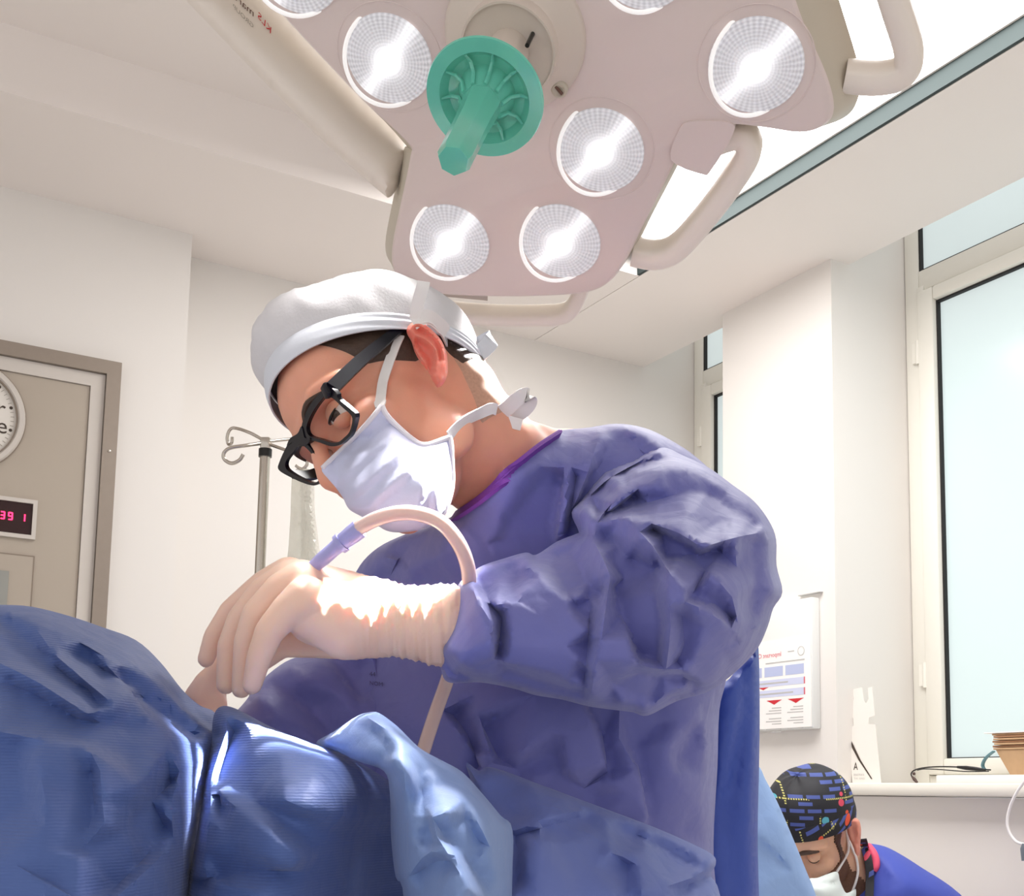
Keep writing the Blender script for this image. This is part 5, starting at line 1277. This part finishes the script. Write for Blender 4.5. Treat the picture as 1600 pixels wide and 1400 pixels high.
# ---------------------------------------------------------------- suction handle and tube
TD = 0.975
sk = thing('suction_tube', P(560, 830, TD), 'clear suction tube with lilac connector arching from the gloved hand to the drape', 'suction tube')
tp = [(556, 828, TD + .01), (585, 812, TD), (620, 802, TD - .005), (655, 803, TD - .008), (688, 816, TD - .01), (712, 842, TD - .005), (727, 872, TD + .005), (733, 905, TD + .02), (730, 960, TD + .06), (712, 1020, TD + .085), (697, 1068, TD + .09), (682, 1110, TD + .08), (664, 1165, TD + .055), (658, 1190, TD + .04), (664, 1240, TD), (680, 1300, TD - .01)]
tpp = catmull([P(*p) for p in tp], 8)
obj('tubing', tube(tpp, 0.0063, 16), M_TUBE, sk)
obj('bore', tube(tpp, 0.0034, 10), mat('tube_bore', srgb(250, 206, 196), 0.3), sk)
obj('connector', tube(catmull([P(562, 826, TD + .01), P(548, 837, TD + .012), P(530, 851, TD + .016), P(508, 870, TD + .02), P(485, 890, TD + .028)], 6), [0.0082, 0.0080, 0.0074, 0.0062, 0.0064, 0.005], 16), M_LILAC, sk)
obj('connector_flange', tube(np.array([P(536, 846, TD + .015), P(530, 851, TD + .016)]), 0.0088, 16), M_LILAC, sk)
obj('handle_rod', tube(np.array([P(490, 886, TD + .026), P(450, 925, TD + .05), P(400, 1000, TD + .075)]), 0.004, 12), M_CHROME, sk)

# ---------------------------------------------------------------- drapes
d7 = zc(0, 920, 0.475)
mound_o = [(-160, 962), (-60, 946), (0, 945), (50, 948), (110, 963), (160, 980), (212, 1000), (250, 1034), (285, 1078), (312, 1102), (336, 1114), (344, 1150), (334, 1200), (312, 1290), (296, 1400), (286, 1560), (284, 1760), (-160, 1760)]
mound_c = [(-100, 960, 1.00, .08), (0, 950, 1.00, .08), (150, 985, 1.03, .08), (250, 1040, 1.05, .07), (330, 1115, 1.04, .04), (0, 1100, .93, .12), (150, 1150, .93, .12), (280, 1180, .97, .09), (0, 1300, .84, .10), (150, 1350, .84, .10), (290, 1350, .90, .08), (0, 1700, .80, .1), (200, 1700, .82, .1)]
mound_l = [(8, d7([(0, 62), (90, 105), (140, 160), (190, 225), (350, 360)])), (-6, d7([(0, 110), (100, 170), (180, 250), (330, 385)])), (7, d7([(110, 70), (170, 140), (205, 235)])), (-6, d7([(60, 210), (180, 270), (290, 330)])), (8, d7([(0, 245), (130, 310), (290, 415)])), (-7, d7([(0, 300), (120, 350), (260, 430)])),
           (9, d7([(200, 140), (340, 220), (480, 290), (560, 360)])), (-7, d7([(260, 220), (400, 300), (500, 380)])), (11, d7([(290, 190), (430, 335), (470, 400), (540, 455), (620, 500), (690, 505)])), (-9, d7([(440, 350), (560, 430), (640, 480)])), (8, d7([(520, 270), (560, 350), (640, 440), (700, 480)])), (-6, d7([(540, 260), (600, 370), (680, 450)])),
           (7, d7([(290, 410), (370, 390), (430, 380)])), (-4, d7([(330, 440), (420, 460)])), (8, d7([(600, 520), (590, 600), (565, 700), (570, 820)])), (-9, d7([(560, 640), (500, 700), (430, 770)])), (6, d7([(330, 600), (335, 690), (345, 770)])), (-4, d7([(300, 600), (310, 720)])),
           (7, d7([(570, 830), (510, 900), (400, 1000)])), (-7, d7([(540, 780), (480, 880), (380, 980)])), (5, d7([(120, 560), (150, 700), (140, 860)])), (-4, d7([(60, 520), (80, 700)])), (5, d7([(0, 470), (150, 500), (300, 540), (460, 640)])), (-4, d7([(100, 440), (260, 490), (420, 560)]))]
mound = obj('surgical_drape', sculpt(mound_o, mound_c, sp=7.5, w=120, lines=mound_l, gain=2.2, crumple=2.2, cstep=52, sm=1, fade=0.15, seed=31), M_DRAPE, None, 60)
tag(mound, 'dark blue drape heaped over the patient at the lower left', 'drape', 'blue surgical drapes')
cen_o = [(330, 1150), (334, 1118), (345, 1104), (368, 1107), (420, 1134), (470, 1155), (520, 1172), (560, 1190), (610, 1222), (650, 1260), (660, 1400), (665, 1760), (270, 1760), (284, 1500), (292, 1400), (308, 1300), (322, 1210)]
cen_c = [(345, 1110, 1.0, .02), (420, 1140, .955, .03), (500, 1170, .95, .03), (600, 1220, 1.0, .03), (345, 1200, .94, .03), (430, 1230, .87, .03), (500, 1260, .865, .03), (590, 1300, .98, .03), (650, 1330, 1.03, .03), (320, 1350, .88, .03), (430, 1380, .83, .03), (560, 1400, .95, .03), (640, 1450, 1.0, .03), (300, 1700, .83, .03), (480, 1700, .82, .03), (650, 1700, .9, .03)]
cen_l = [(9, d7([(735, 395), (745, 470), (700, 600), (690, 760), (660, 950)])), (-12, d7([(715, 480), (670, 590), (650, 660)])), (-9, d7([(770, 470), (720, 620), (730, 720)])), (8, d7([(690, 650), (780, 720), (880, 800), (980, 890)])), (-8, d7([(720, 620), (840, 700), (1000, 810)])), (7, d7([(930, 690), (1000, 720), (1090, 740), (1170, 740)])), (-7, d7([(900, 730), (1050, 790), (1180, 800)])),
         (6, d7([(780, 430), (900, 480), (1040, 540), (1160, 620)])), (-7, d7([(660, 960), (800, 930), (1000, 930)])), (6, d7([(680, 950), (760, 980), (860, 1005)])), (7, d7([(600, 940), (660, 830), (690, 770)])), (5, d7([(740, 800), (850, 870), (960, 920)]))]
cen = obj('surgical_drape', sculpt(cen_o, cen_c, sp=7.5, w=40, lines=cen_l, gain=1.8, crumple=2.0, cstep=50, sm=1, fade=0.2, seed=33), M_DRAPE, None, 60)
tag(cen, 'dark blue drape sheet stretched across the bottom centre between the mound and the pale flap', 'drape', 'blue surgical drapes')
flap_o = [(494, 1161), (520, 1144), (556, 1120), (575, 1113), (592, 1114), (620, 1134), (655, 1168), (690, 1188), (722, 1206), (752, 1238), (782, 1274), (801, 1298), (800, 1400), (797, 1760), (640, 1760), (632, 1420), (618, 1370), (611, 1310), (609, 1240), (600, 1205), (560, 1190), (525, 1174)]
flap_c = [(500, 1161, .965, .01), (570, 1118, .945, .03), (600, 1160, .90, .04), (660, 1175, .91, .03), (720, 1210, .92, .02), (640, 1200, .875, .04), (620, 1260, .89, .03), (700, 1280, .85, .04), (795, 1300, .91, .02), (640, 1380, .87, .03), (720, 1400, .82, .04), (795, 1420, .89, .02), (720, 1700, .80, .04), (650, 1700, .84, .03), (790, 1700, .86, .02)]
flap_l = [(10, g7([(0, 265), (30, 275), (100, 320), (170, 370), (205, 390)])), (8, g7([(205, 388), (150, 400), (118, 440)])), (-6, g7([(60, 330), (110, 400)])), (9, g7([(210, 388), (290, 430), (380, 500), (470, 590), (548, 680)])), (7, g7([(160, 410), (170, 560), (190, 700), (175, 850)])), (-8, g7([(220, 470), (240, 640), (260, 720)])),
          (8, g7([(240, 640), (300, 620), (390, 570)])), (-11, g7([(300, 690), (360, 760), (430, 850)])), (9, g7([(280, 700), (330, 780), (390, 880)])), (9, g7([(210, 800), (260, 755), (345, 770)])), (-7, g7([(215, 830), (280, 790), (330, 790)])), (8, g7([(420, 640), (470, 740), (500, 860)])), (-6, g7([(380, 640), (430, 720)])), (6, g7([(545, 690), (530, 800), (530, 910)]))]
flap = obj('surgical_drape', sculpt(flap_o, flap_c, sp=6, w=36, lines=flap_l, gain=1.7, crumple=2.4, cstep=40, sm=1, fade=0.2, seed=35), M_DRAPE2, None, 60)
tag(flap, 'light blue folded drape flap hanging in front of the end of the suction tube', 'drape', 'blue surgical drapes')
low_o = [(728, 1196), (748, 1204), (770, 1199), (850, 1228), (936, 1260), (1024, 1293), (1085, 1320), (1115, 1337), (1118, 1352), (1111, 1368), (1126, 1402), (1150, 1560), (1160, 1760), (760, 1760), (765, 1400), (760, 1290)]
low_c = [(740, 1200, 1.03, .02), (800, 1212, 1.04, .02), (936, 1262, 1.05, .02), (1110, 1340, 1.06, .02), (780, 1300, .98, .03), (850, 1300, .975, .03), (950, 1350, .985, .03), (1100, 1400, 1.02, .03), (850, 1450, .93, .03), (1000, 1450, .95, .03), (1120, 1500, 1.0, .03), (800, 1700, .9, .03), (1100, 1700, .95, .03)]
low_l = [(6, g7([(450, 660), (560, 680), (640, 645), (740, 620), (860, 598)])), (-5, g7([(560, 700), (660, 670), (800, 630)])), (6, g7([(648, 670), (645, 780), (640, 914)])), (-5, g7([(560, 720), (565, 860)])), (4, g7([(600, 700), (600, 880)])), (7, g7([(860, 600), (960, 640), (1060, 680), (1170, 740), (1270, 790)])), (-5, g7([(950, 680), (1050, 720), (1180, 790)])), (6, g7([(1030, 700), (1040, 800), (1100, 880)])), (6, g7([(620, 530), (650, 600), (690, 640)])), (-4, g7([(500, 540), (560, 620)])), (6, g7([(900, 760), (990, 800), (1010, 900)])), (-6, g7([(960, 800), (960, 900)])), (7, g7([(1190, 850), (1240, 820), (1265, 800)])), (-6, g7([(1170, 880), (1230, 850)]))]
lowd = obj('surgical_drape', sculpt(low_o, low_c, sp=7, w=30, lines=low_l, gain=1.9, crumple=2.4, cstep=46, sm=1, fade=0.2, seed=37), M_DRAPE4, None, 60)
tag(lowd, 'lilac blue sheet with a sloping top edge in front of the gown hem', 'drape', 'blue surgical drapes')
rear_o = [(1150, 1180), (1184, 1196), (1196, 1218), (1215, 1254), (1240, 1312), (1262, 1366), (1276, 1402), (1330, 1560), (1380, 1760), (1150, 1760)]
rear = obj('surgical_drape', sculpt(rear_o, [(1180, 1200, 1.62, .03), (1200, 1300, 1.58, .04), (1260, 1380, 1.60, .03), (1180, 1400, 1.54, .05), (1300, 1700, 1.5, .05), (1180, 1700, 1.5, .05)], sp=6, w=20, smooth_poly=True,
    lines=[(6, g7([(1430, 700), (1500, 760), (1590, 880)])), (-5, g7([(1440, 730), (1520, 800)])), (5, g7([(1440, 640), (1450, 660), (1490, 720)])), (5, g7([(1450, 880), (1500, 840), (1530, 850)]))], crumple=2, cstep=40, seed=39), M_DRAPE3, None, 60)
tag(rear, 'pale blue drape sloping down behind the surgeon and in front of the seated assistant', 'drape', 'blue surgical drapes')

# ---------------------------------------------------------------- assistant
A_ = Head(P(1326, 1312, 2.36), (-.50, -.50, .70), (.80, .05, .60), k=0.98)
asst = thing('person', gz(P(1420, 1500, 2.45), 0), 'assistant in a dark printed cap and royal blue scrubs looking down behind the drape', 'person')
an1 = P(1372, 1400, 2.44); an2 = P(1400, 1450, 2.46)
apel = gz(P(1430, 1700, 2.5), 0.52)
prims = head_prims(A_) + [chain([A_.w(-0.03, 0, -0.01), A_.w(-0.03, 0, -0.05), an1, an2], [.058, .055, .058, .08]), chain([P(1500, 1440, 2.42), an2, P(1330, 1480, 2.62)], [.045, .08, .045]), chain([an2, apel], [.09, .12]),
        chain([apel + RT * .08, apel + RT * 0.10 - np.array([0, .40, 0.02]), gz(apel + RT * 0.10 - np.array([0, .42, 0]), 0.05)], [.075, .055, .04]), chain([apel - RT * .08, apel - RT * 0.10 - np.array([0, .38, 0.02]), gz(apel - RT * 0.10 - np.array([0, .40, 0]), 0.05)], [.075, .055, .04]),
        chain([P(1500, 1440, 2.42), P(1520, 1600, 2.3), P(1400, 1640, 2.1)], [.042, .036, .026])]
AV, AF, AE = blob(prims, 0.005, 5)
AV = face_carve(A_, AV); AN = vnormals(AV, AF)
aeo = zc(1170, 1190, 0.20625)
e2_o = aeo([(740, 480), (760, 440), (800, 425), (835, 445), (850, 500), (850, 560), (845, 620), (840, 690), (825, 715), (805, 690), (790, 640), (765, 590), (748, 540)])
e2_l = [(5, aeo([(760, 470), (800, 445), (835, 480), (838, 560)])), (-5, aeo([(785, 500), (805, 560), (800, 610)])), (3, aeo([(825, 520), (825, 600)]))]
E2 = sculpt(e2_o, [(1330, 1285, 2.355, .014), (1340, 1310, 2.35, .014), (1332, 1330, 2.35, .013)], sp=2, w=6, lines=e2_l, sm=2)
obj('body', join((AV, AF), E2), None, asst, 70, fidx=[0] * len(AF) + [1] * len(E2[1]), mats=[M_SKIN2, mat('ear_skin_pink', srgb(224, 150, 130), 0.5, sss=0.3)])
abvh = BVHTree.FromPolygons([tuple(x) for x in AV], AF)
eye_parts(A_, asst, M_SKIN2, closed=True)
qa = A_.loc(AV)
CC2, CA2 = (-0.010, 0, 0.050), (0.110, 0.086, 0.100)
arim = rim_theta(0.30, 0.046, CC2, CA2)
def fold2(ph, t, th): return 0.0015 + 0.004 * math.sin(math.pi * min(1, t * 1.3)) + 0.0015 * math.sin(6 * ph + 3 * t) * t
g = cap_geo(A_, arim, None, 0.0, fold2, CC2, CA2, 120, 50)
capo = obj('printed_cap', solid_cap(g, A_, 120, 0.0015, CC2), M_PRINT, asst, 50)
uvl = capo.data.uv_layers.new(name='UVMap')
lv = np.array([v.co[:] for v in capo.data.vertices]) + ORG[capo.name]; lq = A_.loc(lv)
for lp2 in capo.data.loops:
    a, l, b = lq[lp2.vertex_index]; uvl.data[lp2.index].uv = ((lv[lp2.vertex_index] - A_.O) @ RT + 0.5, (lv[lp2.vertex_index] - A_.O) @ UP + 0.5)
def fold3(ph, t, th): return 0.0038 + 0.001 * math.sin(t * math.pi)
arim2 = rim_theta(0.30, 0.066, CC2, CA2)
bnd = obj('cap_band', solid_cap(cap_geo(A_, rim_theta(0.30, 0.036, CC2, CA2), arim2, 0, fold3, CC2, CA2, 120, 10), A_, 120, 0.0015, CC2), M_PRINT, asst, 50)
uvl = bnd.data.uv_layers.new(name='UVMap'); lq = A_.loc(np.array([v.co[:] for v in bnd.data.vertices]) + ORG[bnd.name])
for lp2 in bnd.data.loops:
    a, l, b = lq[lp2.vertex_index]; uvl.data[lp2.index].uv = (a * 0.5 - l * 0.8 + 0.83, b * 0.9 + a * 0.2 + 0.27)
for s in (1, -1):
    bp = []
    for a2, l2, b2 in ((0.13, 0.012, 0.038), (0.13, 0.024, 0.042), (0.13, 0.038, 0.042), (0.12, 0.050, 0.036)):
        o_ = A_.w(a2, s * l2, b2); hh = abvh.ray_cast(Vector(o_), Vector(-A_.F), 0.2); bp.append(np.array(hh[0]) + A_.F * 0.0015 if hh[0] else o_ - A_.F * .03)
    obj('eyebrow', tube(catmull(bp, 4), [0.003, 0.005, 0.0045, 0.002], 8), M_HAIR, asst)
sb = (qa[:, 0] > 0.010) & (qa[:, 0] < 0.036) & (qa[:, 2] > -0.03) & (qa[:, 2] < 0.06) & (np.abs(qa[:, 1]) > 0.04)
for s in (1, -1): obj('sideburn', shell(AV, AF, AN, sb & (qa[:, 1] * s > 0), 0.0025), M_HAIR, asst, 60)
bd = (qa[:, 0] > 0.004) & (qa[:, 2] < -0.022) & (qa[:, 2] > -0.13) & (qa[:, 2] < -0.02 - 0.25 * (qa[:, 0] - 0.02)) & (qa[:, 0] < 0.11)
obj('beard', shell(AV, AF, AN, bd, 0.0028), M_BEARD, asst, 60)
am = zc(1170, 1190, 0.20625)
mo = am([(670, 835), (690, 900), (715, 960), (740, 995), (790, 975), (812, 970), (800, 1060), (700, 1200), (500, 1200), (420, 1050), (440, 900), (520, 880), (600, 850)])
mask2 = obj('face_mask', sculpt(mo, [(1305, 1365, 2.29, .01), (1335, 1395, 2.32, .008), (1280, 1372, 2.27, .03), (1290, 1400, 2.27, .04), (1270, 1420, 2.27, .03)], sp=3.2, w=22, guard=abvh, gap=0.006,
    lines=[(4, am([(480, 910), (580, 890), (660, 860)])), (-4, am([(490, 930), (600, 920), (670, 900)])), (4, am([(500, 960), (620, 960), (690, 940)])), (5, am([(640, 900), (700, 1010)]))]), M_MASK2, asst, 60)
def astrip(L, w): return obj('mask_loop', tube(lap_line([on_surf(x, y, abvh, 2.34, 0.006) for x, y in catmull(am(L), 6)], 4), w, 8), M_TIE, asst)
astrip([(668, 832), (700, 780), (735, 720), (755, 670), (752, 600), (742, 540), (735, 500)], 0.0028)
astrip([(785, 985), (815, 900), (828, 820), (815, 730), (785, 660), (760, 600)], 0.0026)
# scrubs, neck strap and trim
sc_out = am([(850, 640), (880, 622), (950, 625), (1050, 650), (1180, 720), (1320, 810), (1450, 890), (1560, 970), (1640, 1060), (1720, 1300), (1760, 2400), (700, 2400), (740, 1200), (800, 1030), (850, 960), (880, 860), (870, 720)])
scr = obj('scrub_top', sculpt(sc_out, [(1360, 1325, 2.46, .05), (1440, 1350, 2.46, .09), (1400, 1400, 2.44, .12), (1500, 1420, 2.45, .09), (1380, 1500, 2.46, .14), (1450, 1680, 2.5, .15), (1340, 1420, 2.42, .08)], sp=6, w=40, crumple=3, cstep=30, seed=8,
    lines=[(8, am([(900, 640), (1000, 700), (1150, 780), (1300, 900)])), (-6, am([(980, 760), (1040, 860), (1020, 1000)])), (7, am([(1080, 840), (1180, 900), (1400, 960)]))]), M_SCRUB, asst, 60)
bvs = BVHTree.FromPolygons([tuple(np.array(v.co[:]) + ORG[scr.name]) for v in scr.data.vertices], [tuple(p.vertices) for p in scr.data.polygons])
def on2(x, y, gap): 
    r = unit(ray(x, y)); best = None
    for bv_ in (abvh, bvs):
        hh = bv_.ray_cast(Vector(EYE), Vector(r), 6)
        if hh[0] is not None:
            d = (np.array(hh[0]) - EYE) @ FW; best = d if best is None else min(best, d)
    return P(x, y, (best if best else 2.38) - gap)
obj('pink_trim', tube(lap_line([on2(x, y, 0.006) for x, y in catmull(am([(905, 645), (940, 690), (960, 740), (962, 790), (945, 820)]), 6)], 5), 0.0085, 10), M_PINK, asst)
tie = obj('cap_tie', ribbon(lap_line([on2(x, y, 0.016) for x, y in catmull(am([(862, 590), (880, 650), (898, 720), (912, 790), (918, 880), (915, 960), (912, 1060), (915, 1200)]), 6)], 8), RT, 0.016, 0.003), M_PRINT, asst)
uvl = tie.data.uv_layers.new(name='UVMap'); lq = A_.loc(np.array([v.co[:] for v in tie.data.vertices]) + ORG[tie.name])
for lp2 in tie.data.loops:
    a, l, b = lq[lp2.vertex_index]; uvl.data[lp2.index].uv = (l + 0.41, b + 0.77)
